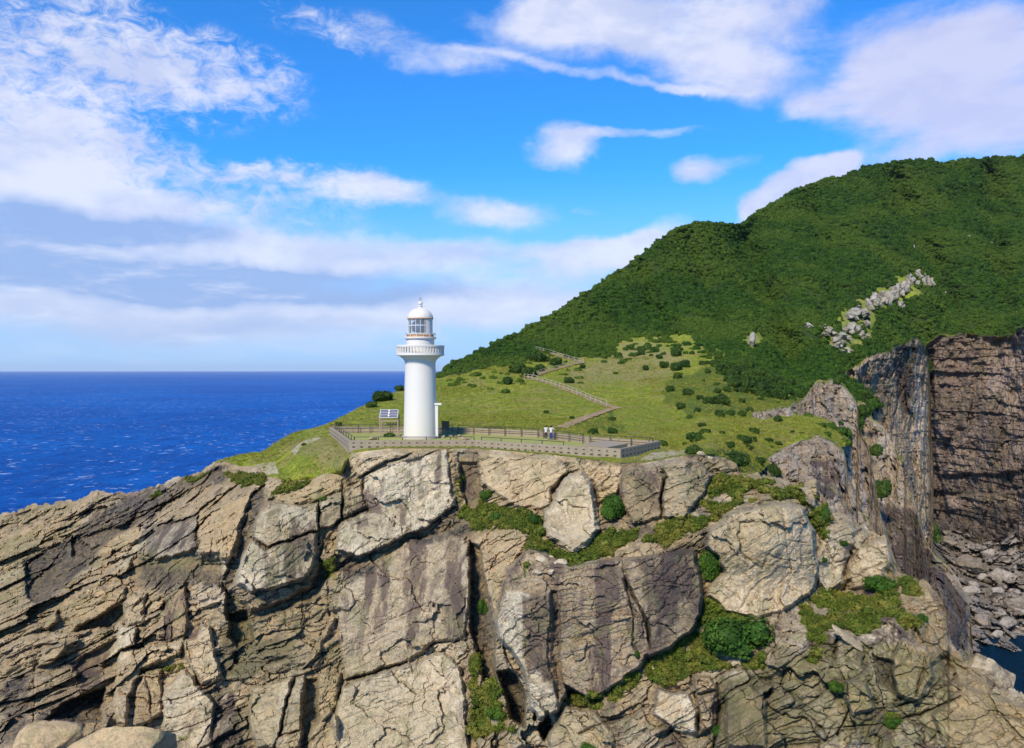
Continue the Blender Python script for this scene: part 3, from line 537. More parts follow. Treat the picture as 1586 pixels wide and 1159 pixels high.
ZL = (0, 667, 2.0); ZR = (793, 667, 2.0)
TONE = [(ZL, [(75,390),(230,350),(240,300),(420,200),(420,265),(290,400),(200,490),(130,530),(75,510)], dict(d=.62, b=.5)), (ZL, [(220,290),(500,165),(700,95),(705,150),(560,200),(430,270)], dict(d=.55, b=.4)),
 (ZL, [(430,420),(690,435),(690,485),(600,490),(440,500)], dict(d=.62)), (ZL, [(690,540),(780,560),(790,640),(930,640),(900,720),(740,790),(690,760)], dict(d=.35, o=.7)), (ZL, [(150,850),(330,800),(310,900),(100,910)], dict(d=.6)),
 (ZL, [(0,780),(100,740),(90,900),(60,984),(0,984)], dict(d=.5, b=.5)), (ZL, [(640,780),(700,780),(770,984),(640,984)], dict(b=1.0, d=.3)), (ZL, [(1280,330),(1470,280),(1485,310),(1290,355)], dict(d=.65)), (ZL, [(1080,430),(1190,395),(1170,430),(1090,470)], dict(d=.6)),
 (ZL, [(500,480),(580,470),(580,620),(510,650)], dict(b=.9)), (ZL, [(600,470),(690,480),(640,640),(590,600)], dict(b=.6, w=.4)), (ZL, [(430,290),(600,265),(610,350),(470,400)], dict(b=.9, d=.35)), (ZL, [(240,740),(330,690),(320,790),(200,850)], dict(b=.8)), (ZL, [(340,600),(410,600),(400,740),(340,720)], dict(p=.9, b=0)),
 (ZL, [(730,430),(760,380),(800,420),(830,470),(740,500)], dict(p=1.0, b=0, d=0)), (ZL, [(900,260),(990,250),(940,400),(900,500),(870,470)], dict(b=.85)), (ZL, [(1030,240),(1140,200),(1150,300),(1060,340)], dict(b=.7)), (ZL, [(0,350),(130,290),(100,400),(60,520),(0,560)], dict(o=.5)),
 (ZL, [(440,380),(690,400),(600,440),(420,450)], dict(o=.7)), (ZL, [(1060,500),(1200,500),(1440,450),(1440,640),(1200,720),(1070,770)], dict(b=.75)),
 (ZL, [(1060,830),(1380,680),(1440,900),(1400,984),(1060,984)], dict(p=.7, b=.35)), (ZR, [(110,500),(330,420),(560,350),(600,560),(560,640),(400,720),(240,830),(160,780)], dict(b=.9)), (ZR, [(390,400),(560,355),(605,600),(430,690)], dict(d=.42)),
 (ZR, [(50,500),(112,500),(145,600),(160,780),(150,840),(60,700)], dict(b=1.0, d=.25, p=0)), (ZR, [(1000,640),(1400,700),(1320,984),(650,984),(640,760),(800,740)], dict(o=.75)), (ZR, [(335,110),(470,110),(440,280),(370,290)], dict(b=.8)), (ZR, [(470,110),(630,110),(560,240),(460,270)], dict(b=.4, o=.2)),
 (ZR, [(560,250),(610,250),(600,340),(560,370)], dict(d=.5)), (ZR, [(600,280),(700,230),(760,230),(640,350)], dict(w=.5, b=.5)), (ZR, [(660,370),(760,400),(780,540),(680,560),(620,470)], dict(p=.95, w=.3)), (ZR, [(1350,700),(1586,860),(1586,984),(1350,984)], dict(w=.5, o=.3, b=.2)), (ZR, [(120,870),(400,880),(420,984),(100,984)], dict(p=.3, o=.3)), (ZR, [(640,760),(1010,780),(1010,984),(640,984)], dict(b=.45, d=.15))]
def front_surface(PX, PY, want_masks=False):
    D = T_F(PX, PY)
    D = D+(rimD(PX)-T_F(PX, rim(PX)))*np.exp(-np.abs(PY-rim(PX))/18.0)
    P = at(PX, PY, D); X, Y, Zz = P[..., 0], P[..., 1], P[..., 2]
    wn = fbm(X*.45, Y*.3, Zz*.45, 4, 1); wn2 = fbm(X*.45+40, Y*.3, Zz*.45, 4, 2)
    wq = fbm(X*1.7, Y*1.2, Zz*1.7, 3, 3); wq2 = fbm(X*1.7+20, Y*1.2, Zz*1.7, 3, 4); WX = PX+10*wn+4.5*wq; WY = PY+10*wn2+4.5*wq2
    O = np.zeros(PX.shape); SM = np.zeros(PX.shape)
    mk = {k: np.zeros(PX.shape) for k in 'bpdwg'}
    mk['b'] += .25+.55*sstep(fbm(X*.12, Y*.1, Zz*.16, 4, 55), .05, .35); mk['p'] += .10+.5*sstep(fbm(X*.14+9, Y*.1, Zz*.14, 4, 56), .05, .35); mk['w'] += .15*sstep(PX, 700, 200)
    mk['b'] += .25*sstep(PX, 700, 900)*sstep(PY, 900, 1000)
    for L, off, bev, gx, gy, sm, b, p, d, w_, g in SL:
        A = np.array(L); x0, y0 = A.min(0)-30; x1, y1 = A.max(0)+30; sel = (PX > x0) & (PX < x1) & (PY > y0) & (PY < y1)
        if not sel.any(): continue
        sdist = polydist(WX[sel]*.6+PX[sel]*.4, WY[sel]*.6+PY[sel]*.4, L); s = np.clip((sdist+1)/(bev*.62), 0, 1)**.8; cx, cy = A.mean(0)
        O[sel] += s*((off*.8 if off > 0 else off)+gx*(PX[sel]-cx)/100+gy*(PY[sel]-cy)/100)
        s2 = sstep(sdist, -3, 6); SM[sel] = SM[sel]*(1-s2)+sm*s2
        for k, v in zip('bpdwg', (b, p, d, w_, g)): mk[k][sel] = mk[k][sel]*(1-s2)+v*s2
    for L, wd, dep in CR:
        A = np.array(L); x0, y0 = A.min(0)-20; x1, y1 = A.max(0)+20; sel = (PX > x0) & (PX < x1) & (PY > y0) & (PY < y1)
        if not sel.any(): continue
        dd = polydist(WX[sel]*.5+PX[sel]*.5, WY[sel]*.5+PY[sel]*.5, L, False); O[sel] -= .6*dep*np.clip(.75+1.3*wn2[sel],.15,1.2)*np.exp(-(dd/(wd*np.clip(.8+1.5*wn[sel],.4,1.6)))**2)
    for L, st in GP:
        A = np.array(L); x0, y0 = A.min(0)-30; x1, y1 = A.max(0)+30; sel = (PX > x0) & (PX < x1) & (PY > y0) & (PY < y1)
        if not sel.any(): continue
        s = sstep(polydist(WX[sel], WY[sel], L), -8, 8)*st; mk['g'][sel] = np.maximum(mk['g'][sel], s)
    if want_masks:
        mk['o'] = .25*sstep(fbm(X*.1, Y*.1, Zz*.1, 4, 59), 0, .3)
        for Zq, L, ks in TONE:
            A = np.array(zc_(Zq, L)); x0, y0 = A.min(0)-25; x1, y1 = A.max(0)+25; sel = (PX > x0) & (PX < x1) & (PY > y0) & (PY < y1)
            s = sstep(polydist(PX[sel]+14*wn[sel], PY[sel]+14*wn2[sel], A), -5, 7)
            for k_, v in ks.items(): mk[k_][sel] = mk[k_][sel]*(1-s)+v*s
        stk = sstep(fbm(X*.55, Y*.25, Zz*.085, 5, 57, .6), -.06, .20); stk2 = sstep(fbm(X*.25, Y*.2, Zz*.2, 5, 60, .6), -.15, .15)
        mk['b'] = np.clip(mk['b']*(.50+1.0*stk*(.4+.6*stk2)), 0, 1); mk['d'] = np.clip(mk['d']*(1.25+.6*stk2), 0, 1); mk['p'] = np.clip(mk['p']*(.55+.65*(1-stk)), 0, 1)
    # bedding and joints
    th = R(26); sx = X*math.cos(th)+Zz*math.sin(th)+.35*Y; tx = -X*math.sin(th)+Zz*math.cos(th)+.25*Y
    sx = sx+1.1*wn+.5*fbm(X*.15, Y*.15, Zz*.15, 3, 5)*6; tx = tx+.45*wn2+fbm(X*.08, Y*.08, Zz*.08, 2, 6)*2.0
    fac, gfc = worley(X/3.4+.6*wn+.2*Zz/3, Zz/3.0+.5*wn2, 17); O += SM*.42*fac*(1-mk['g'])-SM*.12*np.exp(-gfc/.03)
    amp = (1-.93*SM)*(1-.6*mk['g']); lf = .7+.75*sstep(PX, 420, 250)
    big, gb = worley(sx/8.5, tx/2.3, 11); med, gm = worley(sx/3.4+7, tx/1.05, 12); fin, gf = worley(sx/1.25, tx/.42+5, 13)
    ver, gv = worley(X/3.2+.25*Zz/3.2+wn, Zz/6.5+.3*wn2, 14); lay = fbm(tx*1.9, sx*.12, Y*.05, 4, 21)
    vs = sstep(PX, 250, 800)
    O += amp*(.72*lf*big*(1-.45*vs)+.42*lf*med+.24*fin+.75*vs*ver*(.6+.4*sstep(PY, 900, 1050))+.35*lf*lay)
    O -= amp*(.30*np.exp(-gb/.03)+.16*np.exp(-gm/.04)+.06*np.exp(-gf/.07)+.28*vs*np.exp(-gv/.03))
    rgh = fbm(X*.42, Y*.42, Zz*.42, 6, 31, .50); O += (.85-.45*SM)*rgh+.10*np.abs(fbm(X*1.6, Y*1.6, Zz*1.6, 4, 33, .6))
    fine_c = np.abs(fbm(sx*.55, tx*.9, Y*.3, 3, 41)); O -= .045*np.exp(-fine_c/.02)*(1-mk['g'])
    O -= .04*np.exp(-np.abs(fbm(X*.5, Y*.3, Zz*.22, 3, 43))/.016)*(1-mk['g'])
    O *= np.clip((PY-rim(PX))/10, 0.12, 1)
    Dn = D-O
    if not want_masks: return Dn
    # slight growth on ledges, darker tone along the bedding cracks
    mk['g'] = mk['g']*(1-.75*sstep(fbm(X*.45, Y*.45, Zz*.45, 4, 58), .02, .28))
    mk['g'] = np.clip(mk['g']+.28*sstep(fbm(X*.2, Y*.2, Zz*.2, 4, 51), .10, .42)*(1-SM), 0, 1)
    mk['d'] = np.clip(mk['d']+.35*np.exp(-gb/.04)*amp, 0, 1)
    return Dn, mk
def front_pt(px, py): return at(np.array([float(px)]), np.array([float(py)]), front_surface(np.array([float(px)]), np.array([float(py)])))[0]

GULLY = [([(1147, 349), (1160, 400), (1178, 450), (1200, 500), (1225, 560)], 26, 20), ([(1385, 262), (1400, 330), (1440, 400), (1470, 470)], 22, 14), ([(1250, 300), (1275, 380), (1300, 450)], 16, 9), ([(990, 410), (1010, 470), (1040, 520)], 14, 6), ([(1060, 360), (1090, 430), (1120, 500)], 14, 6), ([(1530, 260), (1540, 360), (1560, 470)], 18, 12)]
def enc_dist(X, Y): return polydist(X, Y, ENCW)
def back_surface(PX, PY, base=False):
    D = T_B(PX, PY)
    D = D+(rimD(PX)-T_B(PX, rim(PX)))*np.exp(-np.abs(PY-rim(PX))/10.0)*(PX < 1150)
    O = np.zeros(PX.shape)
    for L, wd, dep in GULLY:
        dd = polydist(PX, PY, L, False); O -= 2.6*dep*np.exp(-(dd/wd)**2)
    X = (PX-CX)/F*D; Z = CZ-(PY-HY)/F*D
    fade = np.clip((PY-sil(PX))/25, 0, 1)*np.clip((rim(PX)-PY)/6, 0, 1)
    far = sstep(D, 130, 330)
    O += fbm(X/55, D/75, Z/45, 4, 61)*(3+24*far)*1.0*far+fbm(X/7, D/9, Z*.1, 4, 62)*(1.1+1.0*far)+fbm(X/1.3, D/1.6, Z, 3, 63)*.35
    D2 = D-O*fade
    if base: return D2
    # keep ground a little below the terrace floor inside the walls
    X2 = (PX-CX)/F*D2; e = sstep(enc_dist(X2, D2), -.2, .6)
    Dt = (CZ-(FLOOR-.35))*F/np.maximum(PY-HY, 20)
    return D2*(1-e)+np.clip(Dt, 60, 130)*e
def back_pt(px, py):
    a = np.array([float(px)]); b = np.array([float(py)]); return at(a, b, back_surface(a, b))[0]

WOODP = [(600, 560), (676, 586), (700, 580), (740, 574), (775, 566), (800, 568), (815, 556), (838, 543), (870, 545), (910, 556), (940, 552), (960, 528), (985, 520), (1010, 522), (1060, 520), (1090, 532), (1120, 545), (1128, 572), (1150, 590), (1185, 602), (1225, 612), (1245, 616), (1262, 598), (1290, 640), (1330, 720), (1900, 720), (1900, 180), (600, 180)]
ROCKP = [[(1268, 515), (1300, 500), (1308, 478), (1345, 455), (1372, 440), (1410, 412), (1450, 430), (1440, 450), (1400, 462), (1370, 480), (1350, 500), (1345, 530), (1290, 545)], [(1148, 522), (1165, 508), (1180, 530), (1172, 545), (1155, 540)]]
LUSHP = [[(880, 655), (950, 635), (960, 655), (985, 672), (1040, 690), (960, 672), (900, 668)], [(1055, 680), (1130, 700), (1190, 735), (1130, 735), (1090, 705)], [(1020, 590), (1120, 560), (1260, 600), (1250, 640), (1180, 648), (1075, 648), (1030, 625)]]
DRYP = [[(430, 690), (545, 668), (545, 706), (520, 730), (470, 700)], [(965, 715), (1020, 695), (1085, 702), (1060, 712), (1000, 725)], [(520, 668), (640, 660), (700, 662), (1020, 690), (960, 702), (700, 690), (545, 690)], [(860, 600), (1020, 590), (1060, 560), (1010, 530), (960, 540), (900, 570)]]
SANDP = [[(990, 715), (1010, 700), (1060, 697), (1084, 702), (1040, 706), (1010, 712)], [(452, 700), (470, 682), (500, 677), (490, 684), (470, 690), (458, 706)], [(395, 720), (425, 714), (430, 735), (410, 738)]]
def back_masks(PX, PY):
    n1 = fbm(PX/26, PY/18, PX*0, 4, 71); n2 = fbm(PX/26+9, PY/18, PX*0, 4, 72)
    WX = PX+14*n1; WY = PY+9*n2
    wood = sstep(polydist(WX, WY, WOODP), -3, 3)
    for L in ROCKP: wood *= 1-sstep(polydist(WX, WY, L), -6, 2)*(fbm(PX/9, PY/9, PX*0, 3, 74) > -.12)
    rk = np.zeros(PX.shape); ls = rk.copy(); dr = rk.copy(); sa = rk.copy()
    for L in ROCKP: rk = np.maximum(rk, sstep(polydist(WX, WY, L), -4, 6)*.42)
    for L in LUSHP: ls = np.maximum(ls, sstep(polydist(WX, WY, L), -8, 8)*.8)
    for L in DRYP: dr = np.maximum(dr, sstep(polydist(WX, WY, L), -10, 10)*.8)
    for L in SANDP: sa = np.maximum(sa, sstep(polydist(PX+3*n1, PY+3*n2, L), -2, 2))
    return wood, dr, rk, ls, sa

def grid_faces(nr, nc):
    i = np.arange(nr-1)[:, None]*nc+np.arange(nc-1)[None]; return np.stack([i, i+1, i+1+nc, i+nc], -1).reshape(-1, 4)
def sheet(xs, topv, botv, nrow, curl=((40, .22), (18, .12), (8, .06), (3, .025), (.6, .008))):
    v = np.linspace(0, 1, nrow)[:, None]; PY = topv[None]+(botv-topv)[None]*v; PX = np.repeat(xs[None], nrow, 0)
    return PX, PY, curl
def finish(PX, PY, D, curl, masks, skirt=True):
    """adds the land that falls away behind the skyline and the foot under the lowest row"""
    V = at(PX, PY, D); top = [at(PX[0], PY[0]+a, D[0]*(1+b)) for a, b in curl]
    V = np.concatenate([np.stack(top), V], 0) if curl else V
    nt = len(curl)
    ms = [np.concatenate([np.repeat(m[:1], nt, 0), m], 0) for m in masks]
    if skirt:
        lo = V[-1:].copy(); lo[..., 2] = -2.0; V = np.concatenate([V, lo], 0); ms = [np.concatenate([m, m[-1:]], 0) for m in ms]
    return V, ms
def rgba(a, b, c): return np.stack([a, b, c, np.ones(a.shape)], -1).reshape(-1, 4)

# ------------------------------------------------------------------ setting
def sea():
    m, t, b = mat_new('sea_water'); pos = t.new('ShaderNodeNewGeometry').outputs['Position']
    p2 = t.mapping(pos, (1, 0.45, 1), (0, 0, R(12)))
    big = t.noise(pos, 0.0011, 5, 0.6, 0.6); swell = t.noise(p2, 0.03, 6, 0.62); chop = t.noise(p2, 0.22, 5, 0.65)
    c = t.mix(t.ramp(big, 0.35, 0.65), c4(0.0005, 0.060, 0.270), c4(0.0010, 0.110, 0.390))
    c = t.mix(t.ramp(t.noise(p2, 0.05, 7, 0.7), 0.38, 0.66, 0, .75), c, c4(0.0005, 0.020, 0.14))
    px, py_, pz = t.sep(pos)
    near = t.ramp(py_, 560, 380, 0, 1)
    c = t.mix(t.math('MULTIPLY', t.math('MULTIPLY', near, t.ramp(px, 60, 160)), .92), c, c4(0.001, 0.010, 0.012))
    cap_n = t.noise(t.mapping(pos, (1, 0.9, 1), (0, 0, R(20))), 0.075, 4, 0.62, 0.2); gate = t.noise(pos, 0.006, 4, 0.6, .4)
    cap = t.math('MULTIPLY', t.ramp(cap_n, 0.60, 0.64), t.ramp(gate, 0.42, 0.55))
    cap2 = t.ramp(t.noise(p2, 0.018, 8, 0.78), 0.60, 0.68, 0, .4)
    capt = t.math('MAXIMUM', cap, cap2); capt = t.math('MULTIPLY', capt, t.ramp(py_, 350, 600))
    c = t.mix(t.math('MULTIPLY', capt, .6), c, c4(0.55, 0.62, 0.70))
    h = t.math('ADD', t.math('MULTIPLY', swell, 3.0), chop)
    bn = t.new('ShaderNodeBump', inp={'Height': h, 'Strength': 1.0, 'Distance': 2.2})
    df = t.new('ShaderNodeBsdfDiffuse', inp={'Color': c, 'Normal': bn.outputs[0]}); gl = t.new('ShaderNodeBsdfGlossy', inp={'Color': c4(0.16, 0.50, 0.95), 'Roughness': 0.30, 'Normal': bn.outputs[0]})
    fr = t.new('ShaderNodeFresnel', inp={'IOR': 1.33, 'Normal': bn.outputs[0]}); mx = t.new('ShaderNodeMixShader'); t.put(mx.inputs[0], t.math('MULTIPLY', t.math('MINIMUM', fr.outputs[0], .55), .55)); t.l.new(df.outputs[0], mx.inputs[1]); t.l.new(gl.outputs[0], mx.inputs[2])
    t.l.new(mx.outputs[0], [n for n in t.n if n.type == 'OUTPUT_MATERIAL'][0].inputs[0])
    bm = bmesh.new(); rings = []
    for r in (0, 200, 600, 2000, 8000, 25000, 60000):
        rings.append([bm.verts.new((r*math.cos(a*math.pi/48), r*math.sin(a*math.pi/48), -r*r/2.0/6371000*0)) for a in range(96)] if r else [bm.verts.new((0, 0, 0))])
    for j in range(96): bm.faces.new((rings[0][0], rings[1][j], rings[1][(j+1) % 96]))
    for A, B in zip(rings[1:], rings[2:]):
        for j in range(96): k = (j+1) % 96; bm.faces.new((A[j], B[j], B[k], A[k]))
    me = bpy.data.meshes.new('sea'); bm.to_mesh(me); bm.free(); me.materials.append(m); tag(link('sea', me), kind='structure')
sea()

def build_front():
    xs = np.arange(-160, 1720, 1.55); top = rim(xs); top = top+fbm(xs/9, xs*0, xs*0, 5, 81, .65)*8*((xs < 345) | (xs > 1146))
    PX, PY, curl = sheet(xs, top, np.full(xs.shape, 1290.0), 390)
    D, mk = front_surface(PX, PY, True)
    # against the meadow the rim is shared with the headland, elsewhere the land falls away behind
    V, ms = finish(PX, PY, D, curl, [mk[k] for k in 'gbpdwo'])
    sh = (xs > 330) & (xs < 1146)
    for i, (a, b) in enumerate(curl): V[i][sh] = at(PX[0], PY[0], D[0]*(1+b*.25))[sh]-np.array([0, 0, 1.2+b*12])
    nr, nc = V.shape[:2]
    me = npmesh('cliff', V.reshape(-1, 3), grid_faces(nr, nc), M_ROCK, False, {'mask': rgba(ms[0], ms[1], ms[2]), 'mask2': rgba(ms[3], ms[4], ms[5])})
    tag(link('cliff', me), kind='structure')
    return PX, PY, D, mk
FG = build_front()

def build_back():
    xs = np.arange(334, 1760, 1.7); top = sil(xs); top = top+fbm(xs/7, xs*0, xs*0, 4, 82)*1.2*(xs > 540)
    bot = np.where(xs < 1146, rim(xs)+.01, np.interp(xs, [1146, 1172, 1188, 1212, 1242, 1268, 1292, 1312, 1345, 1440, 1586, 1800], [738, 738, 722, 712, 699, 690, 698, 690, 640, 575, 545, 530]))
    PX, PY, curl = sheet(xs, top, np.maximum(bot, top+2), 300)
    D = back_surface(PX, PY); wood, dr, rk, ls, sa = back_masks(PX, PY)
    V, ms = finish(PX, PY, D, curl, [wood, dr, rk, ls, sa], False)
    nr, nc = V.shape[:2]; Fc = grid_faces(nr, nc)
    at1 = {'mask': rgba(ms[0], ms[1], ms[2]), 'mask2': rgba(ms[3], ms[4], ms[0]*0)}
    wf = ms[0].reshape(-1)[Fc].mean(1) > .5
    for nm, sel in (('hill', wf), ('grassland', ~wf)):
        f = Fc[sel]; u, inv = np.unique(f, return_inverse=True)
        me = npmesh(nm, V.reshape(-1, 3)[u], inv.reshape(-1, 4), M_LAND, True, {k: v[u] for k, v in at1.items()}); tag(link(nm, me), kind='structure')
    return PX, PY, D, wood, rk
BG = build_back()

def haze():
    m = bpy.data.materials.new('sea_air'); m.use_nodes = True; t = NT(m.node_tree); t.n.clear()
    o = t.new('ShaderNodeOutputMaterial'); v = t.new('ShaderNodeVolumePrincipled'); v.inputs['Color'].default_value = (0.80, 0.88, 1.0, 1); v.inputs['Density'].default_value = 1.6e-5
    t.l.new(v.outputs[0], o.inputs['Volume'])
    b = MB(); b.box((0, 0, 173.0), (124000, 124000, 354.0)); ob = b.build('haze', m); tag(ob, kind='stuff')
haze()
# cliffs round the cove behind, nearest first
def cove(name, topl, Dl, bot, mat, seed, amp=1.0, hstrata=0.0, masks=None, grassy=.25, step=1.6, stain=.5, vert=1.0, patches=()):
    A = np.array(topl, float); xs = np.arange(A[0, 0], A[-1, 0], step); top = np.interp(xs, A[:, 0], A[:, 1])+fbm(xs/9, xs*0, xs*0, 5, seed, .65)*4-1
    nrow = int((bot-top.min())/step); PX, PY, curl = sheet(xs, top, np.maximum(np.full(xs.shape, float(bot)), top+4), max(60, nrow))
    T = TPS(Dl); D = T(PX, PY); P = at(PX, PY, D); X, Y, Zz = P[..., 0], P[..., 1], P[..., 2]; k = D/100.0
    km = float(np.median(k)); mid = T(xs, np.minimum(top+60, bot)); Xm = (xs-CX)/F*mid; U = np.concatenate([[0], np.cumsum(np.hypot(np.diff(Xm), np.diff(mid)))])[None]+0*X
    q = (U+Y*.15)/km, Y/km, Zz/km
    wn = fbm(q[0]*.3, q[1]*.3, q[2]*.3, 4, seed+1)
    col, gc = worley(q[0]/3.2+.8*wn, q[2]/5.0+.5*wn, seed+2); c2, g2 = worley(q[0]/1.3+.5*wn, q[2]/1.9+.3*wn, seed+3)
    hz, gh = worley(q[0]/9+wn*.3, q[2]/1.3+.15*wn+q[0]*.03, seed+4); h2, gh2 = worley(q[0]/3, q[2]/.55+q[0]*.03, seed+5)
    O = vert*(1.1*col+.4*c2-.5*np.exp(-gc/.05)-.2*np.exp(-g2/.07))+hstrata*(1.1*hz+.5*h2-.4*np.exp(-gh/.06)-.15*np.exp(-gh2/.08))
    O = O+4.0*fbm(q[0]*.14, q[1]*.05, q[2]*.09, 6, seed+6, .62)+1.2*fbm(q[0]*.9, q[1]*.9, q[2]*.6, 4, seed+7)
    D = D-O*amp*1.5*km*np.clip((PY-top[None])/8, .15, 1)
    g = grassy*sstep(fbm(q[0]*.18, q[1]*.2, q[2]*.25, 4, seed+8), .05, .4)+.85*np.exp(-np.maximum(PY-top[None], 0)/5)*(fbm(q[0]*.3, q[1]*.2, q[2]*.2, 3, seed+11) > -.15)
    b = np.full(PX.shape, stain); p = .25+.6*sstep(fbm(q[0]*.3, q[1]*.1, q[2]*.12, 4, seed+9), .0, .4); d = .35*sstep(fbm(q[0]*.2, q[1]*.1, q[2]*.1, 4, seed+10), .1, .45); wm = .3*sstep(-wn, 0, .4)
    for L, ks in patches:
        s = sstep(polydist(PX+5*wn, PY+5*wn, L), -2, 3)
        for kk, v in ks.items():
            if kk == 'd': d = d*(1-s)+v*s
            if kk == 'b': b = b*(1-s)+v*s
            if kk == 'p': p = p*(1-s)+v*s
            if kk == 'g': g = g*(1-s)+v*s
            if kk == 'w': wm = wm*(1-s)+v*s
            if kk == 'o': D = D-s*v
    V, ms = finish(PX, PY, D, curl, [np.clip(g, 0, 1), b, p, d, wm], True); nr, nc = V.shape[:2]
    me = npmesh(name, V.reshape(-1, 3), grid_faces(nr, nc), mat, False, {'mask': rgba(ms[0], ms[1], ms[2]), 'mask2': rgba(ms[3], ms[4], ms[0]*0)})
    return tag(link(name, me), kind='structure'), T
cove('cliff', [(1150, 738), (1165, 722), (1179, 706), (1210, 696), (1240, 683), (1267, 675), (1293, 683), (1307, 699), (1311, 716), (1313, 738), (1326, 766), (1328, 788), (1346, 806), (1350, 838), (1388, 880), (1392, 905)],
     [(1150, 738, 92), (1200, 700, 106), (1267, 675, 112), (1307, 699, 108), (1260, 760, 92), (1200, 800, 88), (1313, 760, 100), (1340, 830, 95), (1300, 900, 84), (1390, 900, 90), (1300, 1000, 80)], 930, M_ROCKM, 200, .55, .25, patches=[([(1255, 715), (1300, 710), (1305, 745), (1290, 775), (1262, 760)], dict(b=1.0))], stain=.25, grassy=.15)
cove('cliff', [(1166, 642), (1185, 636), (1223, 630), (1245, 619), (1256, 602), (1265, 591), (1293, 587), (1311, 600), (1327, 625), (1330, 655), (1334, 670), (1346, 697), (1352, 730), (1362, 790), (1380, 850), (1400, 905)],
     [(1166, 642, 140), (1223, 632, 150), (1265, 591, 172), (1300, 592, 170), (1328, 630, 164), (1250, 680, 140), (1300, 700, 145), (1345, 720, 150), (1340, 800, 135), (1400, 880, 130), (1300, 850, 120)], 900, M_ROCKM, 230, .6, .25, stain=.35, grassy=.2)
cove('cliff', [(1318, 640), (1330, 622), (1345, 630), (1352, 650), (1362, 655), (1372, 668), (1384, 690), (1391, 705), (1400, 712), (1403, 745), (1417, 778), (1426, 815), (1440, 850), (1452, 862), (1472, 880), (1485, 899), (1502, 936), (1505, 986), (1508, 1010)],
     [(1318, 640, 215), (1345, 640, 210), (1391, 705, 196), (1403, 745, 188), (1426, 815, 165), (1485, 899, 140), (1505, 980, 130), (1370, 760, 180), (1380, 850, 150), (1420, 920, 125), (1460, 980, 115), (1360, 900, 135), (1450, 1050, 105)], 1040, M_ROCKM, 260, .6, .35, stain=.08, grassy=.3,
     patches=[([(1375, 845), (1440, 850), (1500, 940), (1500, 1010), (1470, 1000), (1440, 920), (1390, 890)], dict(b=1.0, g=0, d=.3)), ([(1330, 770), (1415, 790), (1430, 830), (1430, 850), (1380, 850), (1340, 830)], dict(b=.9, d=.25))])
cove('cliff', [(1300, 588), (1312, 575), (1340, 555), (1370, 544), (1376, 546), (1384, 541), (1400, 530), (1417, 524), (1429, 531), (1438, 552), (1441, 600), (1442, 660), (1446, 720)],
     [(1300, 585, 262), (1370, 545, 272), (1417, 524, 285), (1440, 560, 300), (1340, 640, 270), (1400, 640, 285), (1440, 700, 300), (1400, 760, 270), (1430, 860, 280)], 860, M_ROCKM, 290, .4, .2, stain=.45, grassy=.15,
     patches=[([(1355, 600), (1380, 596), (1388, 640), (1385, 655), (1365, 668), (1358, 630)], dict(d=.55, b=0, p=0, w=0, g=0)), ([(1412, 630), (1436, 610), (1432, 700), (1408, 700)], dict(p=.9, b=.2)), ([(1380, 545), (1405, 535), (1420, 600), (1400, 660), (1388, 610)], dict(b=1.0, d=.1))])
cove('cliff', [(1425, 560), (1436, 530), (1453, 520), (1500, 518), (1540, 521), (1569, 520), (1576, 510), (1600, 500), (1700, 470), (1780, 460)],
     [(1425, 560, 430), (1453, 520, 425), (1569, 520, 395), (1600, 500, 370), (1760, 465, 320), (1450, 700, 425), (1560, 700, 385), (1700, 700, 330), (1450, 860, 425), (1560, 860, 380), (1700, 860, 320)], 880, M_ROCKF, 320, .5, .38, stain=.4, grassy=.22, vert=.5,
     patches=[([(1434, 540), (1446, 540), (1448, 700), (1470, 800), (1440, 830), (1430, 700)], dict(d=.8, o=-6)), ([(1555, 540), (1600, 500), (1700, 500), (1700, 760), (1600, 760), (1560, 690)], dict(p=.7, w=.2, b=.3)), ([(1450, 645), (1560, 670), (1700, 660), (1700, 690), (1560, 690), (1470, 690)], dict(d=.5)),
              ([(1450, 735), (1600, 730), (1600, 760), (1450, 770)], dict(d=.7, o=-4)), ([(1440, 790), (1600, 780), (1600, 845), (1450, 850)], dict(d=.75))])
# shore at the foot of the far wall
def shore():
    xs = np.arange(1380, 1800, 1.8); top = np.full(xs.shape, 822.0); PX, PY, curl = sheet(xs, top, np.full(xs.shape, 1010.0), 110)
    T = TPS([(1380, 822, 330), (1460, 822, 410), (1590, 822, 375), (1780, 822, 330), (1400, 880, 300), (1500, 870, 375), (1590, 880, 352), (1780, 880, 320), (1480, 930, 320), (1590, 940, 318), (1480, 990, 296), (1560, 985, 301), (1590, 975, 308), (1780, 960, 320), (1500, 1010, 282), (1780, 1010, 282)])
    D = T(PX, PY); P = at(PX, PY, D); X, Y = P[..., 0], P[..., 1]
    c1, g1 = worley(X/7+fbm(X/9, Y/9, X*0, 3, 7), Y/9, 401); c2, g2 = worley(X/2.6, Y/4, 402)
    D = D-(5*c1+2*c2-4*np.exp(-g1/.06)+3*fbm(X/5, Y/5, X*0, 4, 403))
    V, ms = finish(PX, PY, D, (), [X*0, .3+X*0, .5+.5*c1, .4*(c2 > .2), .2+X*0], False)
    nr, nc = V.shape[:2]
    me = npmesh('shore', V.reshape(-1, 3), grid_faces(nr, nc), M_SHORE, False, {'mask': rgba(ms[0], ms[1], np.clip(ms[2], 0, 1)), 'mask2': rgba(ms[3], ms[4], ms[0]*0)})
    tag(link('shore', me), kind='structure'); return T
T_SHORE = shore()
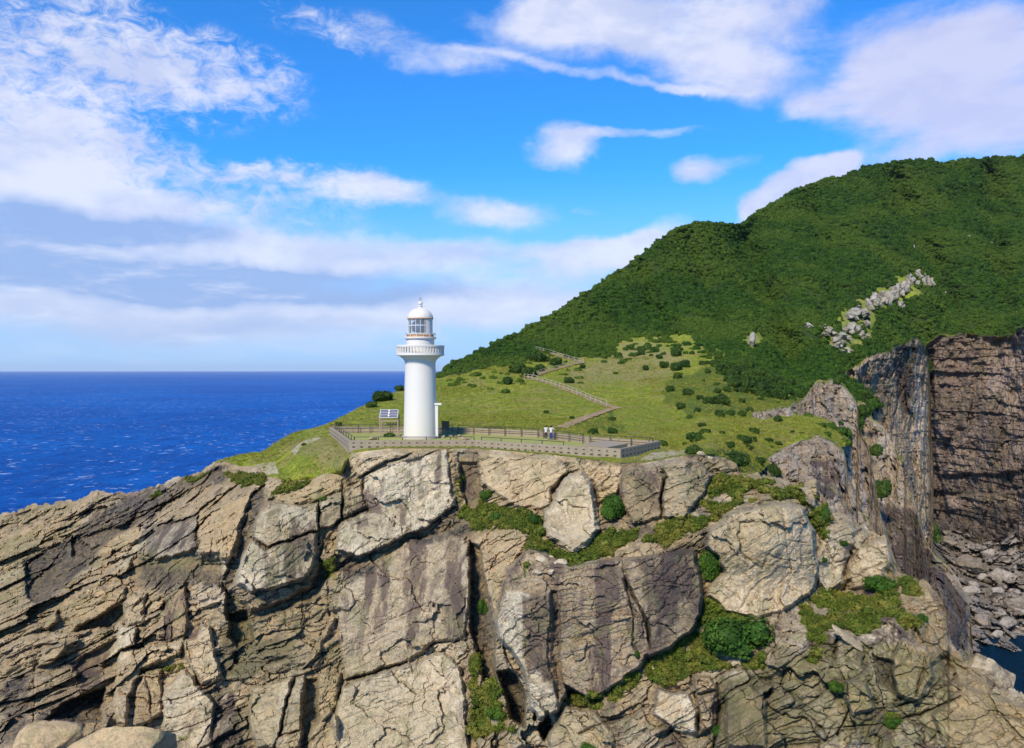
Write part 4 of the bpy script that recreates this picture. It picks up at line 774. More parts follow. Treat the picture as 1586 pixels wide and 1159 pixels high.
#@@OBJECTS
# ------------------------------------------------------------------ greenery prototypes
rng = np.random.default_rng(8)
def leafy(seed, nl, leaf, flat=.75, lobes=11, stem=True):
    """unit-radius crown: leaf-sized faces over uneven lobes, with gaps, around a dim twiggy middle"""
    g = np.random.default_rng(seed); th = g.uniform(0, 2*np.pi, lobes); rr = .62*np.sqrt(g.uniform(0, 1, lobes)); zz = g.uniform(.15, .80, lobes)*flat
    c = np.stack([rr*np.cos(th), rr*np.sin(th), zz], -1); r = g.uniform(.26, .46, lobes)
    c = np.vstack([c, [[0, 0, .45*flat]]]); r = np.append(r, .5)
    k = g.choice(len(r), nl*3, p=r**2/(r**2).sum()); d = g.normal(size=(nl*3, 3)); d /= np.linalg.norm(d, axis=1)[:, None]
    p = c[k]+d*(r[k]*g.uniform(.82, 1.10, nl*3))[:, None]; p[:, 2] = np.maximum(p[:, 2], .02)
    dist = np.linalg.norm(p[:, None]-c[None], axis=2)/r[None]; keep = (dist.min(1) > .80) & (p[:, 2] > .0); p = p[keep][:nl]; d = d[keep][:nl]
    n = d+g.normal(size=d.shape)*.55+[0, 0, .35]; n /= np.linalg.norm(n, axis=1)[:, None]
    u = np.cross(n, g.normal(size=n.shape)); u /= np.linalg.norm(u, axis=1)[:, None]; v = np.cross(n, u)
    s = leaf*g.uniform(.6, 1.35, len(p))[:, None]
    V = np.stack([p-u*s*.9, p-v*s*.6, p+u*s*1.1+n*s*.15, p+v*s*.6], 1).reshape(-1, 3); Fq = np.arange(len(V)).reshape(-1, 4)
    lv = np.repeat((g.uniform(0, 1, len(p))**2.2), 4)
    # inner mass of twigs and shaded leaves
    bm = bmesh.new()
    for ci, ri in zip(c, r): bmesh.ops.create_icosphere(bm, subdivisions=2, radius=ri*.80, matrix=__import__('mathutils').Matrix.Translation(ci))
    cv = np.array([x.co[:] for x in bm.verts]); cv += fbm(cv[:, 0]*5, cv[:, 1]*5, cv[:, 2]*5, 3, seed)[:, None]*.10*(cv-[0, 0, .3]); cv[:, 2] = np.maximum(cv[:, 2], -.05)
    cf = np.array([[x.index for x in f.verts] for f in bm.faces]); bm.free()
    cf = np.c_[cf, cf[:, 2]]
    return V, Fq, lv, cv, cf
def crown_mesh(name, seed, nl, leaf, mat, flat=.75, lobes=11):
    V, Fq, lv, cv, cf = leafy(seed, nl, leaf, flat, lobes)
    me = bpy.data.meshes.new(name); VV = np.vstack([V, cv]); nq = len(Fq); nt = len(cf)
    loops = np.concatenate([Fq.ravel(), (cf[:, :3]+len(V)).ravel()]).astype(np.int32)
    starts = np.concatenate([np.arange(nq)*4, nq*4+np.arange(nt)*3]).astype(np.int32)
    me.vertices.add(len(VV)); me.vertices.foreach_set('co', VV.astype(f32).ravel()); me.loops.add(len(loops)); me.loops.foreach_set('vertex_index', loops)
    me.polygons.add(nq+nt); me.polygons.foreach_set('loop_start', starts)
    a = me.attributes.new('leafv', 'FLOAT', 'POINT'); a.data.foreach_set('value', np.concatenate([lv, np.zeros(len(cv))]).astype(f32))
    me.update(calc_edges=True); me.validate(); me.materials.append(mat); return me
def tuft_mesh(name, seed, nb, mat, spread=.5):
    g = np.random.default_rng(seed); V = []; Fq = []; lv = []
    for i in range(nb):
        a = g.uniform(0, 6.283); r = spread*np.sqrt(g.uniform(0, 1)); b = np.array([r*np.cos(a), r*np.sin(a), -.05]); h = g.uniform(.5, 1.0)
        ln = np.array([np.cos(a)*g.uniform(.1, .6), np.sin(a)*g.uniform(.1, .6), 1])*h; w_ = np.array([-np.sin(a+g.normal()*.8), np.cos(a+g.normal()*.8), 0])*g.uniform(.03, .07)
        m = b+ln*.55-[0, 0, .02]; t = b+ln+np.array([np.cos(a), np.sin(a), -.5])*h*.3; k = len(V)
        V += [b-w_, b+w_, m+w_*.8, m-w_*.8, t]; Fq += [[k, k+1, k+2, k+3], [k+3, k+2, k+4, k+4]]; lv += [g.uniform()**2]*5
    me = bpy.data.meshes.new(name); me.from_pydata([tuple(x) for x in V], [], [tuple(dict.fromkeys(f)) for f in Fq])
    a = me.attributes.new('leafv', 'FLOAT', 'POINT'); a.data.foreach_set('value', np.array(lv, f32)); me.materials.append(mat); return me
def scatter(name, pts, scl, protos, label=None, cat=None, tilt=.15, norm=None):
    """one uncountable mass: points carrying size and turn, each dressed with one of the prototypes"""
    n = len(pts); me = bpy.data.meshes.new(name); me.vertices.add(n); me.vertices.foreach_set('co', np.asarray(pts, f32).ravel())
    a = me.attributes.new('scl', 'FLOAT_VECTOR', 'POINT'); a.data.foreach_set('vector', np.asarray(scl, f32).ravel())
    rot = np.stack([rng.normal(size=n)*tilt, rng.normal(size=n)*tilt, rng.uniform(0, 6.283, n)], -1)
    a = me.attributes.new('rot', 'FLOAT_VECTOR', 'POINT'); a.data.foreach_set('vector', rot.astype(f32).ravel())
    a = me.attributes.new('pick', 'INT', 'POINT'); a.data.foreach_set('value', rng.integers(0, len(protos), n).astype(np.int32))
    o = link(name, me); col = bpy.data.collections.new(name+'_kinds')
    for i, p in enumerate(protos): col.objects.link(bpy.data.objects.new('%s_kind' % name, p))
    ng = bpy.data.node_groups.new(name+'_nodes', 'GeometryNodeTree'); ng.interface.new_socket('Geometry', in_out='INPUT', socket_type='NodeSocketGeometry'); ng.interface.new_socket('Geometry', in_out='OUTPUT', socket_type='NodeSocketGeometry')
    N = ng.nodes; L = ng.links; gi = N.new('NodeGroupInput'); go = N.new('NodeGroupOutput'); mp = N.new('GeometryNodeMeshToPoints'); ip = N.new('GeometryNodeInstanceOnPoints'); ci = N.new('GeometryNodeCollectionInfo')
    ci.inputs['Collection'].default_value = col; ci.inputs['Separate Children'].default_value = True; ci.inputs['Reset Children'].default_value = True
    ip.inputs['Pick Instance'].default_value = True
    def na(nm, ty):
        x = N.new('GeometryNodeInputNamedAttribute'); x.data_type = ty; x.inputs['Name'].default_value = nm; return [s for s in x.outputs if s.enabled and s.name == 'Attribute'][0]
    e2r = N.new('FunctionNodeEulerToRotation'); L.new(na('rot', 'FLOAT_VECTOR'), e2r.inputs[0])
    L.new(gi.outputs[0], mp.inputs[0]); L.new(mp.outputs[0], ip.inputs['Points']); L.new(ci.outputs[0], ip.inputs['Instance']); L.new(na('pick', 'INT'), ip.inputs['Instance Index'])
    L.new(e2r.outputs[0], ip.inputs['Rotation']); L.new(na('scl', 'FLOAT_VECTOR'), ip.inputs['Scale']); L.new(ip.outputs[0], go.inputs[0])
    md = o.modifiers.new('growth', 'NODES'); md.node_group = ng
    return tag(o, label, cat, kind='stuff')

# ------------------------------------------------------------------ wood on the hill
def cell_area(V):
    a = V[1:, :-1]-V[:-1, :-1]; b = V[:-1, 1:]-V[:-1, :-1]; return np.linalg.norm(np.cross(a, b), axis=-1)
def pick_cells(V, wgt, n):
    w_ = cell_area(V)*wgt[:-1, :-1]; w_ = w_.ravel(); idx = rng.choice(len(w_), n, p=w_/w_.sum()); r_, c_ = np.divmod(idx, V.shape[1]-1)
    u = rng.uniform(0, 1, (n, 1)); v = rng.uniform(0, 1, (n, 1)); return V[r_, c_]*(1-u)*(1-v)+V[r_+1, c_]*u*(1-v)+V[r_, c_+1]*(1-u)*v+V[r_+1, c_+1]*u*v, r_, c_
def wood():
    PX, PY, D, wd, rk = BG; V = at(PX, PY, D); okk = (wd > .55)*1.0*(D < 900)
    area = (cell_area(V)*okk[:-1, :-1]).sum()
    n = int(min(30000, area/4.2)); print('wood area', area, 'crowns', n)
    edge = sstep(polydist(PX, PY, WOODP), -48, 0)*(fbm(PX/9, PY/6, PX*0, 3, 95) > .10)*(PX > 690)*(rk < .1)*.8
    P, r_, c_ = pick_cells(V, np.maximum(okk*(1+.8*sstep(-D, -420, -230)), edge), n)
    d = D[r_, c_]; base = np.interp(d, [180, 240, 320, 480, 800], [1.0, 1.3, 1.65, 2.2, 3.0]); s = base*rng.uniform(.65, 1.35, n)
    P[:, 2] -= .35*s; scl = np.stack([s, s, s*rng.uniform(.7, 1.15, n)], -1)
    protos = [crown_mesh('crown', 100+i, 420, .105, M_LEAF, .85, 9+i) for i in range(6)]
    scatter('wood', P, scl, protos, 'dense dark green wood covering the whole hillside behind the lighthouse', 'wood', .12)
wood()

def tufts():
    PX, PY, D, mk = FG; V = at(PX, PY, D); g = (mk['g'] > .62)*1.0*(PY > rim(PX)+3); P, r_, c_ = pick_cells(V, g, 15000)
    s = rng.uniform(.14, .42, len(P))*(1+.9*(rng.uniform(size=len(P)) > .96)); P[:, 1] -= .05; kinds = [tuft_mesh('tuft', 300+i, 16, M_HERB) for i in range(4)]+[crown_mesh('tuft', 320+i, 60, .2, M_HERB, .7, 5) for i in range(2)]
    scatter('ledge_grass', P, np.stack([s, s, s], -1), kinds, 'rough green grass and herbs growing on the cliff ledges', 'grass', .3)
    PX, PY, D, wd, rk = BG; V = at(PX, PY, D); g = (wd < .3)*1.0*(D < 240); X = V[..., 0]; g *= enc_dist(X, D) < -.5
    dens = .35+sstep(fbm(X/12, D/16, X*0, 4, 91), -.1, .4); P, r_, c_ = pick_cells(V, g*dens/D, 26000)
    s = rng.uniform(.16, .42, len(P))*np.interp(D[r_, c_], [80, 200], [.8, 1.3]); kinds = [tuft_mesh('tuft', 340+i, 14, M_TUFT, .7) for i in range(4)]
    scatter('meadow_grass', P, np.stack([s*1.3, s*1.3, s*.8], -1), kinds, 'yellow green meadow grass tufts over the headland slope', 'grass', .25)
tufts()

# ------------------------------------------------------------------ bushes one can count
BUSHM = [crown_mesh('bush_leaves', 500+i, 650, .085, M_BUSH, .8, 9+i) for i in range(5)]
LEDGEM = [crown_mesh('bush_leaves', 520+i, 1500, .06, M_BUSHL, .9, 13+i) for i in range(3)]
def stem_mesh():
    m = MB()
    for k in range(4):
        a = k*1.6+.3; m.tube((0, 0, -.25), (.35*math.cos(a), .35*math.sin(a), .35), .05, .02, 6)
    o = m.build('stem', M_BARK); me = o.data; bpy.data.objects.remove(o); return me
STEM = stem_mesh()
def bush(x, y, r, label, group=None, surf='b', sx=1.0, sz=1.0, D=None):
    r = r*1.22 if surf == 'f' and D is None else r
    a = np.array([float(x)]); yb = np.array([y+.62*r])
    if D is None: D = float((front_surface if surf == 'f' else back_surface)(a, yb)[0])
    p = at(a, yb, np.array([D]))[0]; R_ = (1.12 if surf == 'f' else 1.3)*r*D/F; big = surf == 'f' or r > 14
    e = empty('bush', p, label, 'bush', group, rng.uniform(0, 6.28)); e.scale = (R_*sx, R_*sx, R_*sz*(1 if surf == 'f' else 1.45))
    f = link('foliage', (LEDGEM if surf == 'f' else BUSHM)[int(rng.integers(0, 3 if surf == 'f' else 5))], e)
    if r > 5: link('stem', STEM, e)
    return e
ZT = (660, 440, 3.965)
def cv(Z, x, y, r): return x/Z[2]+Z[0], y/Z[2]+Z[1], r/Z[2]
for Z, x, y, r, lab in [(ZT, 510, 595, 34, 'low round bush just below the upper left bend of the trail'), (ZT, 560, 520, 46, 'broad dark bush left of the trail, outermost of the pair above the bend'), (ZT, 630, 538, 38, 'dark bush touching the trail above its upper left bend'),
    (ZT, 705, 515, 29, 'round solitary bush between the two upper legs of the zigzag trail'), (ZT, 795, 480, 30, 'dark round bush inside the topmost bend of the trail'), (ZT, 880, 592, 28, 'narrow bush on open grass between the third and the long middle leg of the trail'),
    (ZT, 958, 508, 16, 'small bush directly under the upper right bend of the trail'), (ZT, 1180, 437, 21, 'small bush alone on pale grass right of the trail top'), (ZT, 895, 822, 14, 'tiny dark bush above the lowest leg of the trail'),
    (ZT, 1145, 828, 18, 'small bush just below the lowest bend of the trail'), (ZT, 1025, 905, 26, 'dark bush behind the terrace wall, to the right of the two people'), (ZT, 1140, 903, 26, 'bush behind the terrace wall in line with the low concrete block'),
    (ZT, 740, 785, 14, 'faint low shrub in the middle of the grass above the people'), (ZT, 690, 450, 44, 'large dark bush at the wood edge left of the trail top'), (ZG, 205, 848, 30, 'dark bush standing against the far right corner of the terrace wall'),
    (ZG, 430, 893, 48, 'wide bush beyond the sandy patch at the end of the terrace'), (ZG, 725, 958, 72, 'largest deep green bush on the meadow edge above the rocks right of the terrace'), (ZG, 890, 972, 34, 'bush right beside the largest meadow bush, nearer the cliff prow'),
    (ZG, 1000, 1048, 33, 'bush at the foot of the pale prow slab'), (ZG, 1025, 680, 26, 'lone bush on the meadow rim just under the streaked rock face'), (ZG, 640, 302, 42, 'roundest big bush at the top of the scattered shrubs'),
    (ZG, 870, 452, 72, 'widest spreading bush on the upper right grass'), (ZG, 1040, 498, 56, 'wide bush nearest the rock prow on the upper right grass'), (ZG, 700, 392, 48, 'leaning bush left of the widest spreading bush'),
    (ZG, 615, 540, 52, 'long flat bush in the centre of the scattered shrubs'), (ZG, 775, 820, 42, 'flat dark bush in the middle of the lower right meadow'), (ZG, 435, 808, 46, 'long low bush beyond the far right terrace corner')]:
    X_, Y_, r_ = cv(Z, x, y, r); bush(X_, Y_, r_, lab, 'bushes on the headland grass', 'b', 1.15, .85)
for x, y, r in [(510,760,28),(365,848,18),(850,755,32),(845,815,22),(675,852,34),(815,872,25),(960,820,24),(1020,843,22),(1120,762,13),(1185,772,13),(625,770,16),(485,715,24),(975,868,13)]:
    X_, Y_, r_ = cv(ZG, x, y, r); bush(X_, Y_, r_, 'small dark bush dotted over the lower meadow between terrace end and pale prow slab', 'small bushes of the lower meadow', 'b', 1.2, .7)
for x, y, r in [(400,662,18),(340,590,28),(460,617,26),(265,465,26),(385,490,34),(470,527,22),(525,550,31),(595,480,22),(300,312,34),(365,290,34),(318,375,28),(225,300,28),(185,240,20),(85,318,24),(485,285,22),(420,210,18),(980,440,30),(1110,420,38),(620,640,34),(685,635,26),(770,640,28),(820,612,22),(765,550,20),(500,405,12),(300,215,32),(770,470,28),(590,350,10),(880,350,40),(800,300,44),(960,380,36),(60,210,24),(600,240,26),(1190,500,16),(720,470,20),(940,510,20),(1110,490,24),(560,195,22)]:
    X_, Y_, r_ = cv(ZG, x, y, r); z_ = 'the left part, nearer the trail bend' if x < 400 else 'the middle part, above the fold in the meadow' if x < 800 else 'the right part, nearer the rock prow'; bush(X_, Y_, r_, 'dark shrub dotted on '+z_, 'shrubs of the upper slope, '+z_.split(',')[0], 'b', 1.1, .9)
for x, y, r in [(720,345,42),(800,365,40),(700,430,34),(760,330,40),(660,350,30),(830,410,44),(930,420,40),(1000,400,36),(1060,430,34),(740,430,30),(1010,455,30),(900,500,30),(600,320,26),(560,290,24),(520,340,22),(660,470,26)]:
    X_, Y_, r_ = cv(ZG, x, y, r); bush(X_, Y_, r_, 'dark bush crowded against the lower right edge of the wood above the meadow', 'bushes crowding the lower edge of the wood', 'b', 1.1, .95)
for x, y, r, lab in [(594, 614, 12, 'spreading dark bush on the skyline left of the tower'), (576, 627, 7, 'small bush on the skyline, lower left of the spreading one'), (620, 602, 6, 'little bush on the skyline touching the left edge of the tower'), (525, 657, 4, 'tiny bush outside the far left terrace corner'), (603, 676, 7, 'low bush in the shade under the panel stand'), (471, 688, 3, 'tiny dark bush beside the pale bare rock on the left grass')]:
    bush(x, y, r, lab, None, 'b', 1.3, .8)
for Z, x, y, r, lab, sx, sz in [(Z5, 855, 405, 66, 'tall deep green bush growing between the pale rock pillar and the dark rock block', .9, 1.45), (Z7, 225, 790, 78, 'dense bush hanging in the cleft left of the big pale boulder', .85, 1.6),
    (None, 1136, 978, 38, 'large dark bush on the ledge under the big pale boulder', 1.1, .95), (Z5, 120, 325, 36, 'round bush under the bright upper cliff, topmost on its ledge', 1, 1), (Z5, 185, 445, 40, 'bright green bush at the left end of the upper ledge', 1, .9),
    (Z5, 415, 478, 42, 'bright green bush just left of the pale rock pillar', .9, 1.2), (Z7, 1290, 885, 74, 'dark round bush at the right end of the lower grassy ledge', 1.1, .9), (Z7, 935, 470, 42, 'bright bush in the gap right of the big pale boulder', .8, 1.4), (Z7, 930, 735, 24, 'small bush low in the cleft right of the big pale boulder', 1, .8),
    (Z7, 1060, 637, 26, 'small dark bush in the middle of the grey rounded columns', 1, .9), (Z5, 110, 985, 44, 'green bush deep in the cleft between the two great slabs', .8, 1.4), (Z6, 650, 955, 46, 'dark bush at the bottom edge of the cliff, below the big brown block', 1.1, .8),
    (Z3, 580, 350, 22, 'tiny bush on the joint of the pale left slabs', 1.2, .7), (Z7, 800, 340, 34, 'bush on top of the big pale boulder ledge', 1.1, .8), (Z7, 1450, 880, 34, 'low bush on the crest of the lower right rocks', 1.3, .7), (Z8, 150, 850, 36, 'shadowy bush in the lower right crevice', 1, .9),
    (Z6, 100, 760, 50, 'bush at the mouth of the small cave', 1, 1.0), (Z8, 420, 1010, 34, 'low bush among the lowest right rocks', 1.2, .7), (Z8, 570, 500, 26, 'small bush on the shoulder of the lower right rocks', 1, .9), (Z6, 1400, 880, 34, 'bush in the dark crack of the lower right rocks', .8, 1.2), (Z6, 930, 430, 18, 'small bright bush in the crack of the big brown block', .7, 1.6)]:
    X_, Y_, r_ = cv(Z, x, y, r) if Z else (x, y, r); bush(X_, Y_, r_, lab, 'bushes on the cliff ledges', 'f', sx, sz)
for x, y, r, D, lab in [(1359, 700, 9, 172, 'dark bush on the upper edge of the cove buttress'), (1365, 762, 12, 160, 'dark bush half way down the cove buttress'), (1340, 640, 10, 178, 'bush crowning the near cove buttress'), (1344, 612, 8, 190, 'bush on the ridge in front of the grey rock scar'),
    (1295, 590, 6, 168, 'small bush on the crest of the streaked prow'), (1196, 728, 7, 88, 'bush in the hollow at the foot of the prow slab'), (1440, 830, 14, 300, 'green bush on the scree below the far wall'), (1425, 790, 12, 330, 'green bush higher up the scree gully'), (1413, 770, 9, 330, 'topmost green bush of the scree gully')]:
    bush(x, y, r, lab, None, 'b', 1, 1.2, D=D)

# ------------------------------------------------------------------ rocks
def rock_mesh(seed, sc=(1, 1, .7), cuts=9, sub=4, mask=(0, .2, .6), warm=.3, rough=.10):
    g = np.random.default_rng(seed); bm = bmesh.new(); bmesh.ops.create_icosphere(bm, subdivisions=sub, radius=1.0)
    v = np.array([x.co[:] for x in bm.verts]); fc = np.array([[x.index for x in f.verts] for f in bm.faces]); bm.free()
    for k in range(cuts):
        n = g.normal(size=3); n /= np.linalg.norm(n); h = g.uniform(.50, .85) if cuts < 12 else g.uniform(.38, .75); dd = v@n; m = dd > h; v[m] -= (dd[m]-h)[:, None]*n*.92
    v *= 1+rough*fbm(v[:, 0]*2.2+seed, v[:, 1]*2.2, v[:, 2]*2.2, 5, seed, .6)[:, None]*1.6
    v *= np.array(sc); n_ = len(v); return npmesh('rock', v, fc, M_ROCK, False, {'mask': np.tile([*mask, 1.0], (n_, 1)), 'mask2': np.tile([0, warm, 0, 1.0], (n_, 1))})
def rock(px, py, D, size, seed, label, group=None, name='boulder', sc=(1, 1, .7), rz=0., rx=0., mat=None, mask=(0, .2, .6), warm=.3, sub=4, dz=0):
    me = rock_mesh(seed, sc, 18 if name == 'crag' else 9, sub, mask, warm, .2 if name == 'crag' else .10)
    if mat: me.materials[0] = mat
    o = link(name, me); o.location = pt(px, py, D)+Vector((0, 0, dz)); o.scale = (size,)*3; o.rotation_euler = (rx, 0, rz); return tag(o, label, 'rock' if name == 'rock' else name.replace('_', ' '), group)
rock(165, 1172, 50, 3.6, 11, 'large smooth tan boulder cut by the bottom edge of the picture, right of its mate', None, sc=(1.15, 1.0, .62), mask=(0, 0, .25), warm=.9)
rock(82, 1152, 53, 2.2, 12, 'smaller tan boulder at the bottom edge, left of the large smooth one', None, sc=(1.1, 1, .7), mask=(0, 0, .2), warm=.9)
rock(1524, 1042, 57, 1.8, 13, 'rounded dark grey boulder with a pale edge beside the cove water', None, sc=(1.15, 1, .95), mask=(0, .6, .5), warm=0)
rock(1315, 990, 56.0, 1.15, 14, 'long flat tilted slab of pale stone lying on the lower right grass', None, sc=(1.35, .5, .22), rx=.5, rz=.2, mask=(0, .1, .5), warm=.6)
bpy.context.scene.objects[-1].rotation_euler = (.4, .62, .1)
for i, (x, y, r) in enumerate([(425, 780, 32), (505, 778, 26), (560, 725, 42), (440, 705, 36), (500, 690, 20), (240, 540, 12), (300, 520, 10), (905, 550, 24), (430, 650, 16)]):
    X_, Y_, r_ = cv(Z5, x, y, r); D_ = float(front_surface(np.array([X_]), np.array([Y_]))[0]); rock(X_, Y_, D_, r_*D_/F, 40+i, 'small pale stone lying on the upper grassy ledge by the rock pillar', 'stones on the upper ledge', 'rock', (1.1, .8, .6), rng.uniform(0, 3), sub=3, mask=(0, 0, 1), warm=.4)
for i, (x, y, r) in enumerate([(985, 470, 18), (1020, 505, 20), (1330, 480, 18), (-200, 0, 0)][:3]):
    X_, Y_, r_ = cv(Z6, x, y, r); D_ = float(front_surface(np.array([X_]), np.array([Y_]))[0]); rock(X_, Y_, D_, r_*D_/F, 60+i, 'white stone in the lower ledge grass under the big brown block', 'stones on the lower ledge', 'rock', (1.2, .8, .6), rng.uniform(0, 3), sub=3, mask=(0, 0, 1), warm=.4)
for i, (x, y, r) in enumerate([(687, 677, 3.5), (693, 675, 3.2), (699, 676, 3.6), (706, 677.5, 3.4), (712, 678.5, 3.2), (718, 679.5, 3.6), (723, 680.5, 3.4), (727, 678, 2.6), (701, 673, 2.6), (711, 674.5, 2.6)]):
    D_ = 8.1*F/(y+1.5-HY); rock(x, y, D_, r*D_/F*1.15, 70+i, 'grey rubble stone of the low heap on the terrace right of the tower', 'rubble stones beside the tower', 'rock', (1.2, .9, .7), rng.uniform(0, 3), sub=3, mask=(0, .3, .3))
rock(577, 679, 8.1*F/(681.5-HY), .45, 85, 'single grey stone on the terrace left of the panel stand', None, 'rock', (1.2, 1, .6), sub=3)
# rim stones under the terrace wall
for i, (x, y, r) in enumerate([(862, 713, 5), (872, 714, 6), (882, 716, 6), (893, 717, 4), (812, 707, 4), (600, 698, 4), (612, 697, 3), (745, 701, 4), (1085, 703, 5), (1100, 708, 5), (912, 719, 4)]):
    rock(x, y, float(rimD(x)), r*.065, 90+i, 'pale loose stone on the cliff rim under the terrace wall', 'loose stones along the cliff rim', 'rock', (1.2, 1, .7), rng.uniform(0, 3), sub=3, mask=(0, 0, 1), warm=.5)
# pale crags standing out of the wood
k = 0
for x, y, w_, h_ in [(1283, 512, 11, 8), (1302, 520, 14, 10), (1318, 505, 12, 10), (1296, 532, 9, 6), (1325, 482, 17, 13), (1335, 515, 8, 8), (1350, 462, 10, 15), (1363, 458, 9, 16), (1376, 455, 9, 17), (1388, 447, 8, 15), (1398, 442, 8, 12), (1408, 430, 7, 12), (1420, 425, 8, 15), (1432, 430, 7, 11), (1441, 436, 6, 8), (1252, 502, 6, 4), (1275, 503, 7, 4), (1395, 470, 6, 7), (1312, 540, 8, 5), (1340, 500, 7, 6)]:
  for jx, jy, js in [(0, 0, 1.05), (.75, .4, .75), (-.65, .5, .75), (.1, .9, .6), (.3, -.45, .6)]:
    xx, yy = x+jx*w_+rng.uniform(-2, 2), y+2+jy*h_*.9; D_ = float(back_surface(np.array([float(xx)]), np.array([yy+h_*.3]))[0])-1.5; k += 1
    rock(xx, yy, D_, w_*D_/F*rng.uniform(.9, 1.25)*js, 110+k%37, ('weathered crag in the upper, narrow end of the pale rib' if x > 1395 else 'upright crag in the middle of the pale rib' if x > 1345 else 'low broken crag in the lower, wide end of the pale rib'), ('crags at the upper end of the rib' if x > 1395 else 'crags in the middle of the rib' if x > 1345 else 'crags at the lower end of the rib'), 'crag', (.85, 1.3, min(1.5, h_/w_)*rng.uniform(.7, 1.0)), rng.uniform(-.5, .5), rng.uniform(-.3, .3), mask=(0, .25, .9), warm=.05, mat=M_ROCKCRAG)
for x, y, w_, h_, lab in [(1165, 528, 11, 13, 'lone pale purple crag at the lower left edge of the wood'), (1414, 383, 4, 7, 'small upright white crag high in the wood'), (1501, 366, 5, 3, 'little pale crag near the hill crest, left one of two'), (1533, 377, 5, 3, 'little pale crag near the hill crest, right one of two'), (1465, 455, 3, 4, 'tiny pale crag right of the long rocky rib')]:
    D_ = float(back_surface(np.array([float(x)]), np.array([y+h_*.5]))[0])-3.0; k += 1; rock(x, y, D_, w_*D_/F, 110+k, lab, None, 'crag', (1, .9, h_/w_*1.15), 1.0, mask=(0, .35, .9), warm=.1, mat=M_ROCKCRAG)
# boulders of the cove
def cove_rocks():
    big = [(1470, 838, 13, 'rounded brown boulder at the foot of the scree gully'), (1503, 875, 24, 'great slanting tan boulder at the head of the cove'), (1533, 858, 12, 'upright pale boulder at the base of the far wall'), (1555, 893, 20, 'large pale grey block with a flat side on the cove shore'), (1540, 918, 17, 'tan wedge shaped boulder in the middle of the cove shore'),
           (1500, 915, 15, 'blue grey slab at the left of the cove shore'), (1580, 935, 20, 'purple grey block at the right edge of the cove shore'), (1520, 960, 18, 'low brown boulder at the waterline'), (1560, 965, 14, 'dark wet boulder at the waterline, right of the brown one'), (1412, 862, 5, 'little light stone at the top of the scree')]
    for i, (x, y, r, lab) in enumerate(big):
        D_ = float(T_SHORE(x, y+r*.3)); rock(x, y, D_, r*D_/F, 200+i, lab, 'big boulders of the cove', 'boulder', (1.15, .9, .72), rng.uniform(0, 3), rng.uniform(-.3, .3), M_SHORE, (0, .3, .9 if i in (2, 3, 4, 5, 8) else .3), .2)
    for i in range(58):
        x = rng.uniform(1470, 1630); y = rng.uniform(868, 985); r = rng.uniform(3, 10)
        if y > 925 and x < 1505: continue
        D_ = float(T_SHORE(x, y)); rock(x, y, D_, r*D_/F, 230+i, ('grey or brown boulder low in the cove pile near the water' if y > 925 else 'grey or brown boulder high in the cove pile below the far wall'), ('boulders near the cove water' if y > 925 else 'boulders below the far wall'), 'boulder', (1.3, .9, rng.uniform(.35, .75)), rng.uniform(0, 3), rng.uniform(-.4, .4), M_SHORE, (0, rng.uniform(0, .8), rng.uniform(0, 1)), .15, 3)
cove_rocks()

# ------------------------------------------------------------------ terrace, walls and railings
def poly_prism(pts, z0, z1, name, mat, parent=None):
    bm = bmesh.new(); lo = [bm.verts.new((x, y, z0)) for x, y in pts]; hi = [bm.verts.new((x, y, z1)) for x, y in pts]; n = len(pts)
    bm.faces.new(hi); bm.faces.new(lo[::-1])
    for i in range(n): bm.faces.new((lo[i], lo[(i+1) % n], hi[(i+1) % n], hi[i]))
    bmesh.ops.recalc_face_normals(bm, faces=bm.faces); me = bpy.data.meshes.new(name); bm.to_mesh(me); bm.free(); me.materials.append(mat); return link(name, me, parent)
def yard():
    ins = [(x*1.0, y*1.0) for x, y in ENCW]; bm = bmesh.new(); vs = [bm.verts.new((x, y, FLOOR)) for x, y in ins]; f = bm.faces.new(vs)
    bmesh.ops.triangulate(bm, faces=[f]); me = bpy.data.meshes.new('yard'); bm.to_mesh(me); bm.free()
    a = me.attributes.new('mask', 'FLOAT_COLOR', 'POINT'); a.data.foreach_set('color', np.tile([0, .9, 0, 1], (len(me.vertices), 1)).astype(f32).ravel())
    me.materials.append(M_YARD); tag(link('yard', me), kind='structure')
yard()
HOLE = None
def wall(i, j, ztop, zbot, label, holes=0, out=1):
    (x0, y0), (x1, y1) = ENCW[i], ENCW[j]; a = Vector((x0, y0, 0)); b = Vector((x1, y1, 0)); d = b-a; L = d.length; ang = math.atan2(d.y, d.x); th = .32
    e = empty('parapet_wall', (x0, y0, zbot), label, 'wall', 'concrete walls round the terrace', ang)
    m = MB(); m.box((L/2, 0, (ztop-zbot)/2), (L+th*.9-.004*i, th, ztop-zbot-.003*i), bev=.025); m.build('wall_body', M_CONC, e)
    if holes:
        global HOLE
        if HOLE is None:
            m = MB(); m.box((0, 0, 0), (.34, .03, .15), bev=.01); o = m.build('drain_hole', M_HOLE); HOLE = o.data; bpy.data.objects.remove(o)  # dark block, not a recess: its colour stands for shade in the hole
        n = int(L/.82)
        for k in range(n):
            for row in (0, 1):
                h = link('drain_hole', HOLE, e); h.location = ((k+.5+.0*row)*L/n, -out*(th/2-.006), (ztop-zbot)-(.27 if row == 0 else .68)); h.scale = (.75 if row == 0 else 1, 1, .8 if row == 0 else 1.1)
    return e
ZT_ = CZ-7.32
wall(0, 1, ZT_, CZ-8.7, 'short concrete wall at the far left, running away from the viewer', 1)
wall(1, 2, ZT_, CZ-8.6, 'long straight front wall of concrete below the tower', 1)
wall(2, 3, ZT_-.0, CZ-8.6, 'front wall of concrete with two rows of drain holes, right of the bend', 1)
